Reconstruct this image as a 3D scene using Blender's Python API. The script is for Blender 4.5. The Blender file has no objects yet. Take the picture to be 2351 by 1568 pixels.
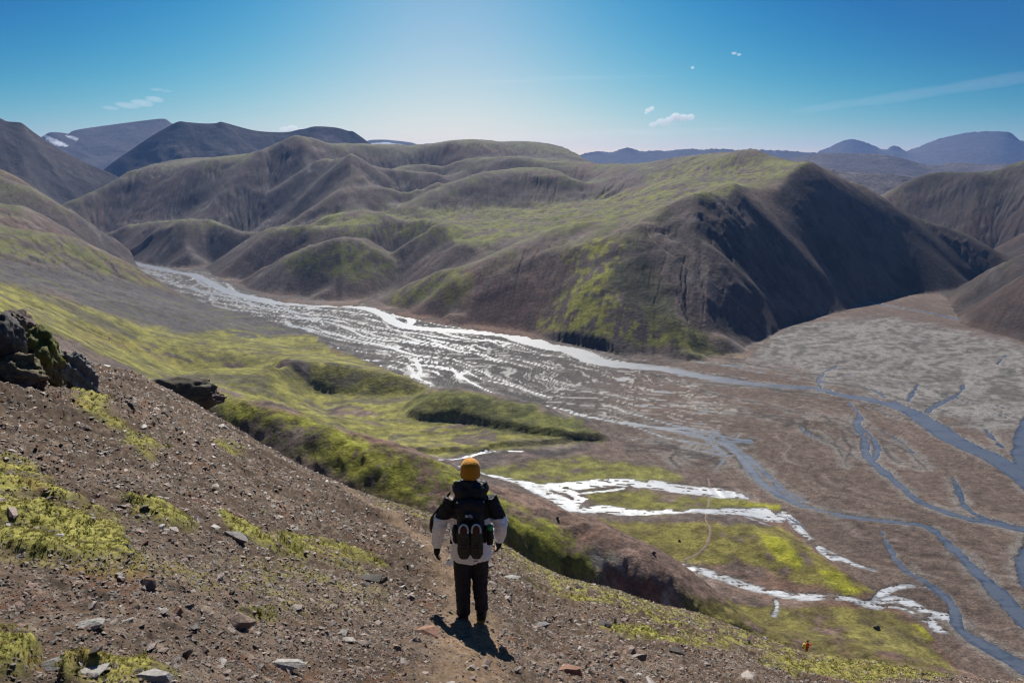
import bpy, bmesh, math, random
import numpy as np
from mathutils import Vector, Matrix

# ----------------------------------------------------------------- camera, sky, sun, exposure
random.seed(7)
RNG = np.random.default_rng(7)
scn = bpy.context.scene
col = scn.collection
PW, PH, FPX, HOR = 2351.0, 1568.0, 1698.0, 400.0
PITCH = math.atan((PH / 2 - HOR) / FPX)
cam_d = bpy.data.cameras.new('camera')
cam = bpy.data.objects.new('camera', cam_d)
col.objects.link(cam)
cam.location = (0, 0, 0)
cam.rotation_euler = (math.radians(90) - PITCH, 0, 0)
cam_d.sensor_width = 36
cam_d.lens = 36 * FPX / PW
cam_d.clip_start = 0.05
cam_d.clip_end = 60000
cam_d.dof.use_dof = True
cam_d.dof.focus_distance = 30
cam_d.dof.aperture_fstop = 5.6
scn.camera = cam

SUN_EL, SUN_AZ = math.radians(41), math.radians(-4.5)      # azimuth from +Y towards +X
SUNV = Vector((math.sin(SUN_AZ) * math.cos(SUN_EL), math.cos(SUN_AZ) * math.cos(SUN_EL), math.sin(SUN_EL)))
sun_d = bpy.data.lights.new('sun', 'SUN')
sun_d.energy = 5.0
sun_d.angle = math.radians(0.53)
sun_d.color = (1.0, 0.95, 0.87)
sun = bpy.data.objects.new('sun', sun_d)
sun.rotation_euler = SUNV.to_track_quat('Z', 'Y').to_euler()
sun.location = (0, 0, 500)
col.objects.link(sun)

world = bpy.data.worlds.new('World')
scn.world = world
world.use_nodes = True
wn, wl = world.node_tree.nodes, world.node_tree.links
wn.clear()
w_out = wn.new('ShaderNodeOutputWorld')
w_bg = wn.new('ShaderNodeBackground')
w_bg.inputs['Strength'].default_value = 0.10
sky = wn.new('ShaderNodeTexSky')
sky.sky_type = 'NISHITA'
sky.sun_disc = False
sky.sun_elevation = SUN_EL
sky.sun_rotation = SUN_AZ
sky.altitude = 800
sky.air_density = 1.0
sky.dust_density = 0.3
sky.ozone_density = 2.0
# clear autumn sky: paler around the sun's side and the horizon, deep blue away from it and higher up
def wmath(op, a, b=None, clamp=False):
    n = wn.new('ShaderNodeMath'); n.operation = op; n.use_clamp = clamp
    for k, v in enumerate((a, b)):
        if v is None: continue
        if isinstance(v, (int, float)): n.inputs[k].default_value = v
        else: wl.new(v, n.inputs[k])
    return n.outputs[0]
w_tc = wn.new('ShaderNodeTexCoord')
w_sep = wn.new('ShaderNodeSeparateXYZ'); wl.new(w_tc.outputs['Generated'], w_sep.inputs[0])
wx_, wy_, wz_ = w_sep.outputs
hl = wmath('SQRT', wmath('ADD', wmath('MULTIPLY', wx_, wx_), wmath('ADD', wmath('MULTIPLY', wy_, wy_), 1e-5)))
cosd = wmath('DIVIDE', wmath('ADD', wmath('MULTIPLY', wx_, math.sin(SUN_AZ)), wmath('MULTIPLY', wy_, math.cos(SUN_AZ))), hl)
q_ = wmath('MINIMUM', wmath('SUBTRACT', wmath('SQRT', wmath('ADD', wmath('MAXIMUM', wmath('SUBTRACT', 1.0, cosd), 0.0), 0.02)), 0.1414), 0.38)
z_ = wmath('MINIMUM', wmath('MAXIMUM', wz_, 0.0), 0.21)
zq = wmath('MINIMUM', wmath('MULTIPLY', wmath('MULTIPLY', z_, q_), 5.0), 0.22)
w_comb = wn.new('ShaderNodeCombineXYZ')
for k, (c0, c1, c2, c3) in enumerate(((-.02, -3.9, .9, -20.0), (-.44, -.75, -.72, -4.2), (-.84, .8, -.66, -1.1))):
    e = wmath('ADD', wmath('ADD', c0, wmath('MULTIPLY', z_, c1)), wmath('ADD', wmath('MULTIPLY', q_, c2), wmath('MULTIPLY', zq, c3)))
    wl.new(wmath('EXPONENT', e), w_comb.inputs[k])
w_mul = wn.new('ShaderNodeVectorMath'); w_mul.operation = 'MULTIPLY'
wl.new(sky.outputs['Color'], w_mul.inputs[0]); wl.new(w_comb.outputs[0], w_mul.inputs[1])
wl.new(w_mul.outputs[0], w_bg.inputs['Color'])
wl.new(w_bg.outputs['Background'], w_out.inputs['Surface'])
scn.view_settings.view_transform = 'Standard'
scn.view_settings.look = 'None'
scn.view_settings.exposure = 0.5
scn.view_settings.gamma = 1.0
scn.view_settings.use_curve_mapping = False
scn.render.engine = 'CYCLES'
scn.cycles.use_denoising = True
scn.cycles.filter_width = 1.25
scn.cycles.use_adaptive_sampling = False
scn.cycles.denoiser = 'OPENIMAGEDENOISE'
scn.cycles.max_bounces = 6
scn.cycles.volume_bounces = 0
scn.cycles.sample_clamp_indirect = 4
scn.cycles.sample_clamp_direct = 20

# ----------------------------------------------------------------- numeric helpers
CT, ST = math.cos(PITCH), math.sin(PITCH)
def ray(px, py):
    """view ray of a photo point: azimuth and tangent of elevation"""
    x = (px - PW / 2) / FPX
    u = -(py - PH / 2) / FPX
    y = CT + u * ST
    z = -ST + u * CT
    h = math.hypot(x, y)
    return math.atan2(x, y), z / h
def project(x, y, z):
    f = y * CT - z * ST
    u = y * ST + z * CT
    f = np.where(f > 0.1, f, 0.1)
    return PW / 2 + FPX * x / f, PH / 2 - FPX * u / f

_G = RNG.random(4096) * 2 * np.pi
_GX, _GY = np.cos(_G).astype(np.float32), np.sin(_G).astype(np.float32)
def perlin(x, y, seed=0):
    x = np.asarray(x, np.float64); y = np.asarray(y, np.float64)
    xi = np.floor(x); yi = np.floor(y)
    xf = (x - xi).astype(np.float32); yf = (y - yi).astype(np.float32)
    xi = xi.astype(np.int64); yi = yi.astype(np.int64)
    def g(i, j):
        h = (i * 374761393 + j * 668265263 + seed * 1274126177) & 0x7fffffff
        h = ((h ^ (h >> 13)) * 1103515245) & 0x7fffffff
        h = (h ^ (h >> 16)) & 4095
        return _GX[h], _GY[h]
    u = xf * xf * xf * (xf * (xf * 6 - 15) + 10)
    v = yf * yf * yf * (yf * (yf * 6 - 15) + 10)
    a = g(xi, yi); b = g(xi + 1, yi); c = g(xi, yi + 1); d = g(xi + 1, yi + 1)
    n00 = a[0] * xf + a[1] * yf
    n10 = b[0] * (xf - 1) + b[1] * yf
    n01 = c[0] * xf + c[1] * (yf - 1)
    n11 = d[0] * (xf - 1) + d[1] * (yf - 1)
    return (n00 + u * (n10 - n00) + v * (n01 - n00 + u * (n00 - n10 - n01 + n11))) * 1.5
def fbm(x, y, octv=4, seed=0, gain=0.5, lac=2.03):
    s, a, f = 0, 1.0, 1.0
    for k in range(octv):
        s = s + a * perlin(x * f + 17.3 * k, y * f - 9.1 * k, seed + k)
        a *= gain; f *= lac
    return s
def ridged(x, y, octv=4, seed=0, gain=0.5, lac=2.03):
    s, a, f = 0, 1.0, 1.0
    for k in range(octv):
        s = s + a * (1 - 2 * np.abs(perlin(x * f + 17.3 * k, y * f - 9.1 * k, seed + k)))
        a *= gain; f *= lac
    return s
def sstep(a, b, x):
    t = np.clip((x - a) / (b - a), 0, 1)
    return t * t * (3 - 2 * t)
def mixc(A, B, t):
    return A + (np.asarray(B, np.float32) - A) * t[..., None]
def blur(a, sig, axis):
    n = int(3 * sig + 1)
    k = np.exp(-0.5 * (np.arange(-n, n + 1) / sig) ** 2); k /= k.sum()
    p = [(0, 0)] * a.ndim; p[axis] = (n, n)
    b = np.pad(a, p, mode='edge')
    out = 0
    for i, w in enumerate(k):
        sl = [slice(None)] * a.ndim; sl[axis] = slice(i, i + a.shape[axis])
        out = out + w * b[tuple(sl)]
    return out
def poly_mask(px, py, poly):
    inside = np.zeros(px.shape, bool)
    n = len(poly)
    for i in range(n):
        x0, y0 = poly[i]; x1, y1 = poly[(i + 1) % n]
        if y0 == y1: continue
        c = ((y0 > py) != (y1 > py))
        inside ^= c & (px < (x1 - x0) * (py - y0) / (y1 - y0) + x0)
    return inside
def line_dist(x, y, pts):
    """distance to a polyline, arc length and signed side"""
    best = np.full(x.shape, 1e9); bs = np.zeros(x.shape); bt = np.zeros(x.shape); acc = 0.0
    bw = np.zeros(x.shape)
    for (x0, y0, *w0), (x1, y1, *w1) in zip(pts[:-1], pts[1:]):
        dx, dy = x1 - x0, y1 - y0
        L = math.hypot(dx, dy) + 1e-9
        t = np.clip(((x - x0) * dx + (y - y0) * dy) / L ** 2, 0, 1)
        ex, ey = x - x0 - t * dx, y - y0 - t * dy
        d = np.hypot(ex, ey)
        m = d < best
        best = np.where(m, d, best)
        bs = np.where(m, acc + t * L, bs)
        bt = np.where(m, np.where(dx * ey - dy * ex > 0, d, -d), bt)
        if w0:
            bw = np.where(m, w0[0] + t * (w1[0] - w0[0]), bw)
        acc += L
    return best, bs, bt, bw
def smooth_line(pts, n=4):
    """Catmull-Rom subdivision of a polyline"""
    p = [np.array(q, float) for q in pts]
    p = [2 * p[0] - p[1]] + p + [2 * p[-1] - p[-2]]
    out = []
    for i in range(1, len(p) - 2):
        for k in range(n):
            t = k / n
            out.append(0.5 * (2 * p[i] + (p[i + 1] - p[i - 1]) * t + (2 * p[i - 1] - 5 * p[i] + 4 * p[i + 1] - p[i + 2]) * t * t
                              + (3 * p[i] - p[i - 1] - 3 * p[i + 1] + p[i + 2]) * t ** 3))
    out.append(p[-2])
    return [tuple(q) for q in out]

# ----------------------------------------------------------------- object helpers
def tag(o, label=None, cat=None, group=None, kind=None):
    if label: o['label'] = label
    if cat: o['category'] = cat
    if group: o['group'] = group
    if kind: o['kind'] = kind
    return o
def link(name, me, mat=None, parent=None):
    o = bpy.data.objects.new(name, me)
    col.objects.link(o)
    if mat and me is not None and not me.materials: me.materials.append(mat)
    if parent: o.parent = parent
    return o
def empty(name, loc, rz=0.0):
    o = bpy.data.objects.new(name, None)
    o.location = loc; o.rotation_euler = (0, 0, rz); o.empty_display_size = 0.2
    col.objects.link(o)
    return o
def mesh_np(name, co, faces, cols=None, attrs=None, smooth=True):
    me = bpy.data.meshes.new(name)
    co = np.asarray(co, np.float32); faces = np.asarray(faces, np.int32)
    nv, nf, k = len(co), len(faces), faces.shape[1]
    me.vertices.add(nv); me.vertices.foreach_set('co', co.ravel())
    me.loops.add(nf * k); me.loops.foreach_set('vertex_index', faces.ravel())
    me.polygons.add(nf)
    me.polygons.foreach_set('loop_start', np.arange(0, nf * k, k, dtype=np.int32))
    me.polygons.foreach_set('loop_total', np.full(nf, k, np.int32))
    me.polygons.foreach_set('use_smooth', np.full(nf, smooth, bool))
    me.update(calc_edges=True)
    if cols is not None:
        a = me.color_attributes.new('Col', 'FLOAT_COLOR', 'POINT')
        c4 = np.ones((nv, 4), np.float32); c4[:, :3] = np.clip(cols, 0, 1)
        a.data.foreach_set('color', c4.ravel())
    for nme, arr in (attrs or {}).items():
        a = me.attributes.new(nme, 'FLOAT', 'POINT')
        a.data.foreach_set('value', np.asarray(arr, np.float32).ravel())
    return me
def grid_faces(nr, na, mask=None):
    i = np.arange(nr * na).reshape(nr, na)
    f = np.stack([i[:-1, :-1], i[:-1, 1:], i[1:, 1:], i[1:, :-1]], -1)
    return f[mask] if mask is not None else f.reshape(-1, 4)
def compact(co, faces):
    u, inv = np.unique(faces, return_inverse=True)
    return u, inv.reshape(faces.shape)

# ----------------------------------------------------------------- materials
def new_mat(name):
    m = bpy.data.materials.new(name); m.use_nodes = True
    nt = m.node_tree; b = nt.nodes['Principled BSDF']
    return m, nt, b
def noise_node(nt, scale, detail=5, rough=0.6, vec=None, dist=0.0):
    n = nt.nodes.new('ShaderNodeTexNoise')
    n.inputs['Scale'].default_value = scale; n.inputs['Detail'].default_value = detail
    n.inputs['Roughness'].default_value = rough; n.inputs['Distortion'].default_value = dist
    if vec is not None: nt.links.new(vec, n.inputs['Vector'])
    return n
def math_node(nt, op, a, b=None, clamp=False):
    n = nt.nodes.new('ShaderNodeMath'); n.operation = op; n.use_clamp = clamp
    for k, v in enumerate((a, b)):
        if v is None: continue
        if isinstance(v, (int, float)): n.inputs[k].default_value = v
        else: nt.links.new(v, n.inputs[k])
    return n.outputs[0]
def ramp_node(nt, fac, stops):
    n = nt.nodes.new('ShaderNodeValToRGB')
    e = n.color_ramp.elements
    e[0].position, e[0].color = stops[0][0], (*stops[0][1], 1)
    e[1].position, e[1].color = stops[-1][0], (*stops[-1][1], 1)
    for p, c in stops[1:-1]:
        q = e.new(p); q.color = (*c, 1)
    nt.links.new(fac, n.inputs['Fac'])
    return n.outputs['Color']
def mul_color(nt, a, b, fac=1.0):
    n = nt.nodes.new('ShaderNodeMix'); n.data_type = 'RGBA'; n.blend_type = 'MULTIPLY'
    n.inputs[0].default_value = fac
    nt.links.new(a, n.inputs[6]); nt.links.new(b, n.inputs[7])
    return n.outputs[2]
def ground_mat(name, scales, amp, bump, bscale, rough=0.92, spec=0.15, bdist=1.0):
    """colour comes from the surface's own attribute; noise of several sizes breaks it up and gives relief"""
    m, nt, b = new_mat(name)
    at = nt.nodes.new('ShaderNodeAttribute'); at.attribute_name = 'Col'
    tc = nt.nodes.new('ShaderNodeTexCoord')
    c = at.outputs['Color']
    for s, a in zip(scales, amp):
        n = noise_node(nt, s, 6, 0.65, tc.outputs['Object'])
        r = ramp_node(nt, n.outputs['Fac'], [(0.28, (1 - a,) * 3), (0.5, (1.0,) * 3), (0.72, (1 + a,) * 3)])
        c = mul_color(nt, c, r)
    nt.links.new(c, b.inputs['Base Color'])
    b.inputs['Roughness'].default_value = rough
    b.inputs['Specular IOR Level'].default_value = spec
    nb = noise_node(nt, bscale, 8, 0.7, tc.outputs['Object'])
    bp = nt.nodes.new('ShaderNodeBump'); bp.inputs['Strength'].default_value = bump; bp.inputs['Distance'].default_value = bdist
    nt.links.new(nb.outputs['Fac'], bp.inputs['Height']); nt.links.new(bp.outputs['Normal'], b.inputs['Normal'])
    return m
def plain_mat(name, rgb, rough=0.8, spec=0.3, noise=0.25, nscale=20.0, bump=0.0, sheen=0.0):
    m, nt, b = new_mat(name)
    tc = nt.nodes.new('ShaderNodeTexCoord')
    n = noise_node(nt, nscale, 5, 0.6, tc.outputs['Object'])
    c = ramp_node(nt, n.outputs['Fac'], [(0.3, tuple(v * (1 - noise) for v in rgb)), (0.7, tuple(v * (1 + noise) for v in rgb))])
    nt.links.new(c, b.inputs['Base Color'])
    b.inputs['Roughness'].default_value = rough
    b.inputs['Specular IOR Level'].default_value = spec
    if sheen: b.inputs['Sheen Weight'].default_value = sheen
    if bump:
        bp = nt.nodes.new('ShaderNodeBump'); bp.inputs['Strength'].default_value = bump; bp.inputs['Distance'].default_value = 0.02
        nt.links.new(n.outputs['Fac'], bp.inputs['Height']); nt.links.new(bp.outputs['Normal'], b.inputs['Normal'])
    return m

# ----------------------------------------------------------------- terrain: feature lines
HV = 150.0                       # camera above the riverbed
CTRL = []
def add(az, d, z):
    CTRL.append((az, math.log(d), z))
def pt(px, py, d=None, z=None):
    az, te = ray(px, py)
    if d is None: d = z / te
    return az, d, te * d
def line(pts, d=None, z=None, back=None, step=28.0, low=None):
    """photo points [(px,py[,d])] turned into terrain points; between points d is interpolated.
    back=(factor, drop): ground behind a crest falls away"""
    P = []
    for q in pts:
        dd = q[2] if len(q) > 2 else d
        P.append(pt(q[0], q[1], dd, z) )
    for i in range(len(P)):
        segs = 1
        if i < len(P) - 1:
            segs = max(1, int(round(math.hypot(pts[i + 1][0] - pts[i][0], pts[i + 1][1] - pts[i][1]) / step)))
        for k in range(segs if i < len(P) - 1 else 1):
            t = k / segs
            a = P[i]; b = P[min(i + 1, len(P) - 1)]
            v = [a[j] + (b[j] - a[j]) * t for j in range(3)]
            add(*v)
            if back:
                add(v[0], v[1] * (1 + (back[0] - 1) * 0.4), v[2] - back[1] * 0.2)
                add(v[0], v[1] * back[0], v[2] - back[1])
            if low: add(v[0], v[1] / low[0], v[2] - low[1])
def face(pts, d0, slope, dz=0.0, z0=-HV, step=28.0):
    """points lying on a hillside that rises from distance d0 (one value or (px,d),(px,d)) at the given slope"""
    t = math.tan(math.radians(slope))
    Q = []
    for px, py in pts:
        D0 = d0 if not isinstance(d0, tuple) else float(np.interp(px, [q[0] for q in d0], [q[1] for q in d0]))
        az, te = ray(px, py)
        d = (-z0 - dz + D0 * t) / (t - te)
        Q.append((px, py, d))
    line(Q, step=step)

FLOOR = -HV
def foot(pts):            # where a hillside meets the riverbed
    line(pts, z=FLOOR - 1, low=(1.045, 9.0))
# --- middle of the plain, held below the bed so that the bed itself shows there
for px, py in [(430,655),(560,690),(720,720),(650,760),(900,760),(850,800),(1100,800),(1000,850),(1300,850),(1200,900),(1500,870),
               (1450,950),(1700,880),(1650,980),(1600,1060),(1850,800),(1900,960),(1850,1080),(2000,1160),(2100,800),(2100,1000),(2250,900),
               (2300,1100),(2200,1300),(2351,1000),(2351,1300),(2351,850),(2480,900),(2600,1000),(2480,1200),(2480,1450),(2060,720),(2000,700),(2100,705),(1980,820),
               (2300,1450),(2050,1300),(2351,1540)]:
    line([(px, py)], z=-172.0)
# --- green flats on this side of the river: a few metres above it
for px, py, z in [(700,900,-147),(800,960,-146),(600,870,-145),(900,1000,-147),(1000,1030,-147.5),(1150,1020,-148.5),(1300,1100,-148.5),(1500,1120,-149),
                  (1400,1170,-148),(1300,1060,-149.5),(1500,1060,-151),(1300,1140,-148.5),(1700,1160,-149.5),(1500,1220,-146),(1700,1250,-146),(1850,1300,-147),(1990,1350,-149),(1900,1280,-148),
                  (1600,1300,-147),(1750,1330,-148.5),(1480,1280,-147),(1600,1360,-146),(1800,1390,-148.5),
                  (2000,1410,-149),(2100,1450,-149.5),(2140,1500,-149.5),(1100,1060,-148),(900,1060,-143),(1000,1075,-143)]:
    line([(px, py)], z=z)
# toe of this hill on the right
for px, py, d in [(1750,1440,182),(1900,1470,180),(2050,1510,178),(2170,1545,175),(2300,1600,172),(2450,1660,170)]:
    line([(px, py, d)])
for u in np.linspace(-0.35, 0.95, 14):
    a = math.atan(u)
    T = float(np.interp(u, [-.6,-.477,-.112,.26,.452,.688,1.0], [.25,.312,.485,.641,.712,.7465,.77]))
    for d, k in ((45, 12), (65, 12), (90, 13 if u > .3 else 16)):
        add(a, d, -T * d * math.cos(a) - k)
for u in (-0.95, -0.8, -0.65, -0.5):
    a = math.atan(u)
    for d in (45, 70, 100, 140): add(a, d, -d * (0.30 + 0.5 * (u + 0.7)) - 14)
# --- rib beside this slope, its near side in shade
line([(430,922,225),(500,932,208),(560,944,196),(640,962,186),(700,982,180),(780,1018,170),(850,1042,165),(930,1066,160),(1000,1095,156),(1080,1138,152),(1155,1177,150)], back=(1.28, 21), low=(1.2, 15))
line([(1155,1177,150),(1213,1192,152),(1270,1220,152),(1313,1246,152),(1356,1263,152),(1399,1283,152),(1456,1312,152),(1528,1352,152),(1579,1398,152),(1620,1430,153)], back=(1.5, 46), low=(1.22, 31))
# --- big brown hill on the right and its spurs
line([(1420,378,1620),(1470,380,1520),(1530,370,1480),(1600,357,1440),(1680,352,1390),(1760,355,1320),(1815,368,1230)], back=(1.25, 60))
line([(1818,371,1190),(1863,371,1130),(1882,371,1120),(1904,377,1130),(1949,399,1150),(1994,425,1210),(2032,455,1240),(2069,484,1250),(2107,504,1255),
      (2144,517,1265),(2182,527,1290),(2219,544,1310),(2257,564,1330),(2294,587,1350)], back=(1.12, 45))
FD = ((1480, 625), (1620, 650), (1720, 700), (1800, 790), (1870, 860), (1940, 903), (1985, 995), (2050, 1055), (2110, 1085), (2190, 1140))
foot([(1709,824),(1745,792),(1800,746),(1870,722),(1940,713),(1985,684),(2050,674),(2110,672),(2160,668),(2190,655)])
face([(1874,392),(1900,444),(1957,519),(2013,594),(2050,650)], FD, 33, 9.6)
face([(1990,440),(2050,520),(2100,590),(2140,640)], FD, 34, 7.7)
face([(1935,420),(1975,500),(2035,590),(2075,640)], FD, 33, -9.6)
face([(2080,560),(2130,620),(2160,652)], FD, 33, 0)
face([(2175,570),(2195,615),(2205,640)], FD, 33, 0)
face([(2030,560),(2075,615),(2105,650)], FD, 33, 0)
face([(1743,448),(1788,519),(1825,568),(1882,613),(1938,650),(1983,680)], FD, 32, -6.0)
face([(1739,470),(1736,500),(1750,545),(1807,568),(1863,609),(1919,650),(1950,684)], FD, 32, 4.0)
face([(1680,470),(1678,510),(1690,560),(1720,600),(1790,650),(1850,690)], FD, 31.0, -5.0)
face([(1660,455),(1650,480),(1652,520)], FD, 31, 5.8)
face([(1582,500),(1619,538),(1657,575),(1713,620),(1769,658),(1825,688),(1860,718)], FD, 31, 9.6)
face([(1544,530),(1585,565),(1619,590),(1694,645),(1769,700),(1807,728)], FD, 31, -11.5)
face([(1484,519),(1507,557),(1563,605),(1638,654),(1713,707),(1769,750)], FD, 31, 11.5)
face([(1500,600),(1560,660),(1630,720),(1690,780)], FD, 31, -7.7)
face([(1420,560),(1450,640),(1500,720),(1540,770)], FD, 30, 3.8)
# top mossy shoulders
line([(1560,470,900),(1600,450,930),(1660,430,1010),(1720,420,1060),(1790,395,1110)])
line([(1540,420,1180),(1600,405,1200),(1680,390,1230),(1750,380,1200)])
line([(1480,425,1250),(1530,410,1280),(1470,450,1130)])
# spur nose and its left flank
foot([(850,690),(903,709),(988,726),(1086,743),(1167,754),(1202,756),(1262,771),(1297,777),(1367,793),(1437,808),(1530,817),(1619,819),(1709,818)])
line([(1212,756),(1297,760),(1370,766),(1437,774),(1530,788),(1582,798),(1612,812)], z=-144.0)      # top of the cut bank
line([(1490,518,800),(1440,532,785),(1390,545,790),(1340,560,800),(1270,585,790),(1200,615,780),(1130,660,765),(1060,705,748),(1020,722,738)])
line([(1420,620,725),(1360,680,690),(1310,730,668)])
line([(1300,650,735),(1230,700,712),(1160,740,700)])
line([(1395,512,860),(1297,539,850),(1226,567,838),(1156,597,825),(1100,625,815)])
line([(1380,530,832),(1300,558,826),(1226,586,815),(1170,618,802),(1110,655,788)])
line([(1330,540,815+30),(1260,568,826),(1190,602,812),(1130,640,800)])
# green nose between stream and spur
line([(1072,638,822),(1090,660,800),(1068,688,785),(1030,712,765),(990,733,752)])
line([(945,650,905),(1016,624,862),(1061,619,858),(990,665,815),(930,690,812),(1030,672,802)])

# brown scarp and shelf above
line([(826,547,1080),(900,548,1060),(980,547,1030),(1051,557,985),(1093,547,985),(1170,536,985)])
line([(889,600,1060),(931,620,1020),(965,610,985),(1065,617,890),(1100,600,900)])
line([(990,580,965),(1040,590,930)])
# hummocky shelf
for q in [(1086,500,1180),(1191,500,1170),(1300,490,1130),(1400,475,1160),(1150,528,1040),(1262,528,1000),(1350,503,1020),(1000,510,1150),(950,525,1110),(1440,490,960),(1500,480,980),(1230,480,1230),(1130,485,1230),(1050,520,1090),(1330,470,1220),(1400,450,1290)]:
    line([q])
# dark dome
line([(931,472,1290),(963,451,1330),(1016,430,1365),(1068,412,1385),(1121,398,1395),(1191,390,1400),(1244,390,1400),(1283,398,1390),(1311,409,1375),(1330,422,1350)], back=(1.1, 14))
line([(945,480,1250),(1016,477,1260),(1086,471,1275),(1191,469,1275),(1262,466,1275),(1311,457,1290),(1340,445,1320)])
line([(1380,400,1480),(1440,400,1420),(1370,420,1400),(1420,425,1330)])
# hill behind, left of the dome
line([(735,377,1500),(770,363,1540),(787,358,1545),(822,370,1545),(857,384,1540),(893,390,1545),(945,391,1560),(998,395,1580),(1020,408,1560)], back=(1.12, 22))
line([(735,472,1330),(780,476,1310),(826,480,1290),(875,456,1330),(945,424,1400),(980,412,1440)])
line([(760,410,1440),(800,430,1390),(860,420,1420)])
# mossy shelves
line([(735,500,1240),(780,492,1240),(823,486,1235),(882,490,1200),(905,502,1170)], back=(1.05, 6))
line([(735,522,1170),(790,513,1170),(860,520,1130),(900,515,1150)])
line([(822,549,1085),(840,537,1110),(880,520,1150)])
# back plateau skyline
line([(795,340,1950),(850,344,2050),(903,351,2150),(980,353,2200),(1068,357,2250),(1121,362,2250),(1209,357,2250),(1262,356,2200),(1297,356,2130),(1332,356,2050),(1360,374,1930)], back=(1.25, 70))
line([(880,362,1800),(960,355,1850),(1040,365,1780),(1120,370,1750),(1200,365,1800),(1290,372,1720)])
line([(930,378,1680),(1000,375,1690),(1090,385,1600),(1180,380,1560)])
# big hill on the left
line([(474,368,1960),(525,360,1930),(575,356,1900),(626,354,1900),(677,354,1920),(740,350,1950)], back=(1.3, 80))
line([(190,456,1860),(230,430,1920),(271,404,1990),(338,384,2060),(389,370,2090),(440,364,2060)], back=(1.12, 50))
LD = ((200, 1750), (300, 1690), (500, 1550), (700, 1430), (850, 1360))
face([(300,455),(270,490),(262,520)], LD, 30, -17.2, z0=-128)
face([(470,385),(410,420),(350,465),(310,505)], LD, 30, 11.6, z0=-125)
face([(575,357),(592,380),(575,407),(555,434),(525,461),(508,482),(491,502)], LD, 30, 17.2, z0=-122)
face([(540,370),(530,400),(500,440),(460,480),(430,500)], LD, 30, -11.6, z0=-122)
face([(636,407),(643,434),(619,461),(590,490),(560,515)], LD, 29, -34.7, z0=-120)
face([(653,407),(711,380),(745,368)], LD, 29, 8.7, z0=-115)
face([(600,350),(650,352),(700,350)], LD, 32, -17.2, z0=-115)
face([(665,440),(690,470),(670,500),(640,515)], LD, 28, 14.4, z0=-118)
face([(720,430),(730,460),(715,490)], LD, 28, 11.6, z0=-110)
# low spur with mossy top
line([(264,530,1640),(300,520,1600),(338,512,1560),(423,507,1470),(470,508,1445),(508,516,1420),(555,540,1370)], back=(1.06, 10))
foot([(261,584),(288,597),(322,605),(406,617),(470,617)])
line([(330,560,1470),(400,565,1390),(450,570,1360)])
# brown spur
line([(472,616,1300),(508,594,1290),(559,556,1275),(592,536,1260),(626,525,1245),(677,525,1215),(740,522,1190)], back=(1.05, 10))
foot([(470,618),(500,634),(545,655)])
line([(620,580,1150),(560,610,1165),(700,545,1130)])
# green knoll by the river
line([(545,650,1092),(575,631,1090),(643,597,1078),(711,570,1058),(760,555,1042),(796,549,1034),(833,553,1034),(868,571,1034),(903,599,1030),(922,624,1030)], back=(1.05, 12))
foot([(545,650),(590,669),(640,684),(700,691),(760,692),(815,686)])
line([(870,670,945),(905,652,980),(925,635,1010)])
line([(650,640,1000),(700,610,1000),(780,590,980),(840,620,965),(760,650,930),(700,660,935)])
# slopes on the left
line([(-120,370,1450),(0,394,1450),(34,401,1440),(68,421,1420),(118,448,1400),(152,468,1385),(186,485,1370),(220,506,1350),(264,518,1340),(281,524,1340)], back=(1.08, 25))
line([(-120,455,1150),(0,472,1160),(68,478,1170),(118,489,1170),(135,502,1170),(169,536,1180),(210,566,1190)], back=(1.06, 16))
line([(255,584,1370),(235,575,1300),(215,575,1260)])
line([(-120,500,880),(0,519,900),(51,533,910),(135,546,930),(186,556,940),(220,573,950),(271,597,955),(322,621,960),(366,648,965),(389,664,972)], back=(1.08, 14))
foot([(290,600),(330,625),(389,667)])
line([(-120,590,740),(0,600,790),(80,600,815),(170,615,850),(260,640,880),(330,657,915)])
line([(0,560,840),(100,570,870),(200,590,900)])
line([(0,620,760),(150,633,800),(300,668,850),(390,690,850)])
for q in [(0,645,640),(60,660,645),(150,690,655),(250,720,670),(340,746,680),(430,775,670),(520,790,650)]: line([q])
for q in [(-120,640,420),(0,690,450),(100,735,455),(150,760,470),(250,800,485),(330,830,500),(430,858,515)]: line([q])
for q in [(-120,680,300),(0,745,330),(100,790,350),(250,850,390),(340,880,400)]: line([q])
for px, py, z in [(560,740,-148),(650,800,-148),(750,820,-147),(560,820,-143),(500,725,-149),(850,840,-149),(470,810,-138),(600,770,-146)]: line([(px, py)], z=z)
# terrace lumps and the mossy mound
line([(430,866,500),(520,850,520),(620,842,528),(720,841,528),(800,846,525),(880,860,518),(950,880,508),(985,893,502)], back=(1.04, 3))
line([(560,885),(700,893),(820,897),(900,900),(985,898)], z=-148.5)
line([(925,936,470),(960,906,478),(1000,898,478),(1060,901,474),(1150,915,462),(1250,940,446),(1330,970,430),(1405,1004,414)], back=(1.05, 6))
line([(930,942),(970,960),(1050,966),(1130,986),(1250,1006),(1330,1011),(1410,1010)], z=-149.0)
line([(1000,930,455),(1100,945,440),(1200,965,428),(1300,990,418)])
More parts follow.
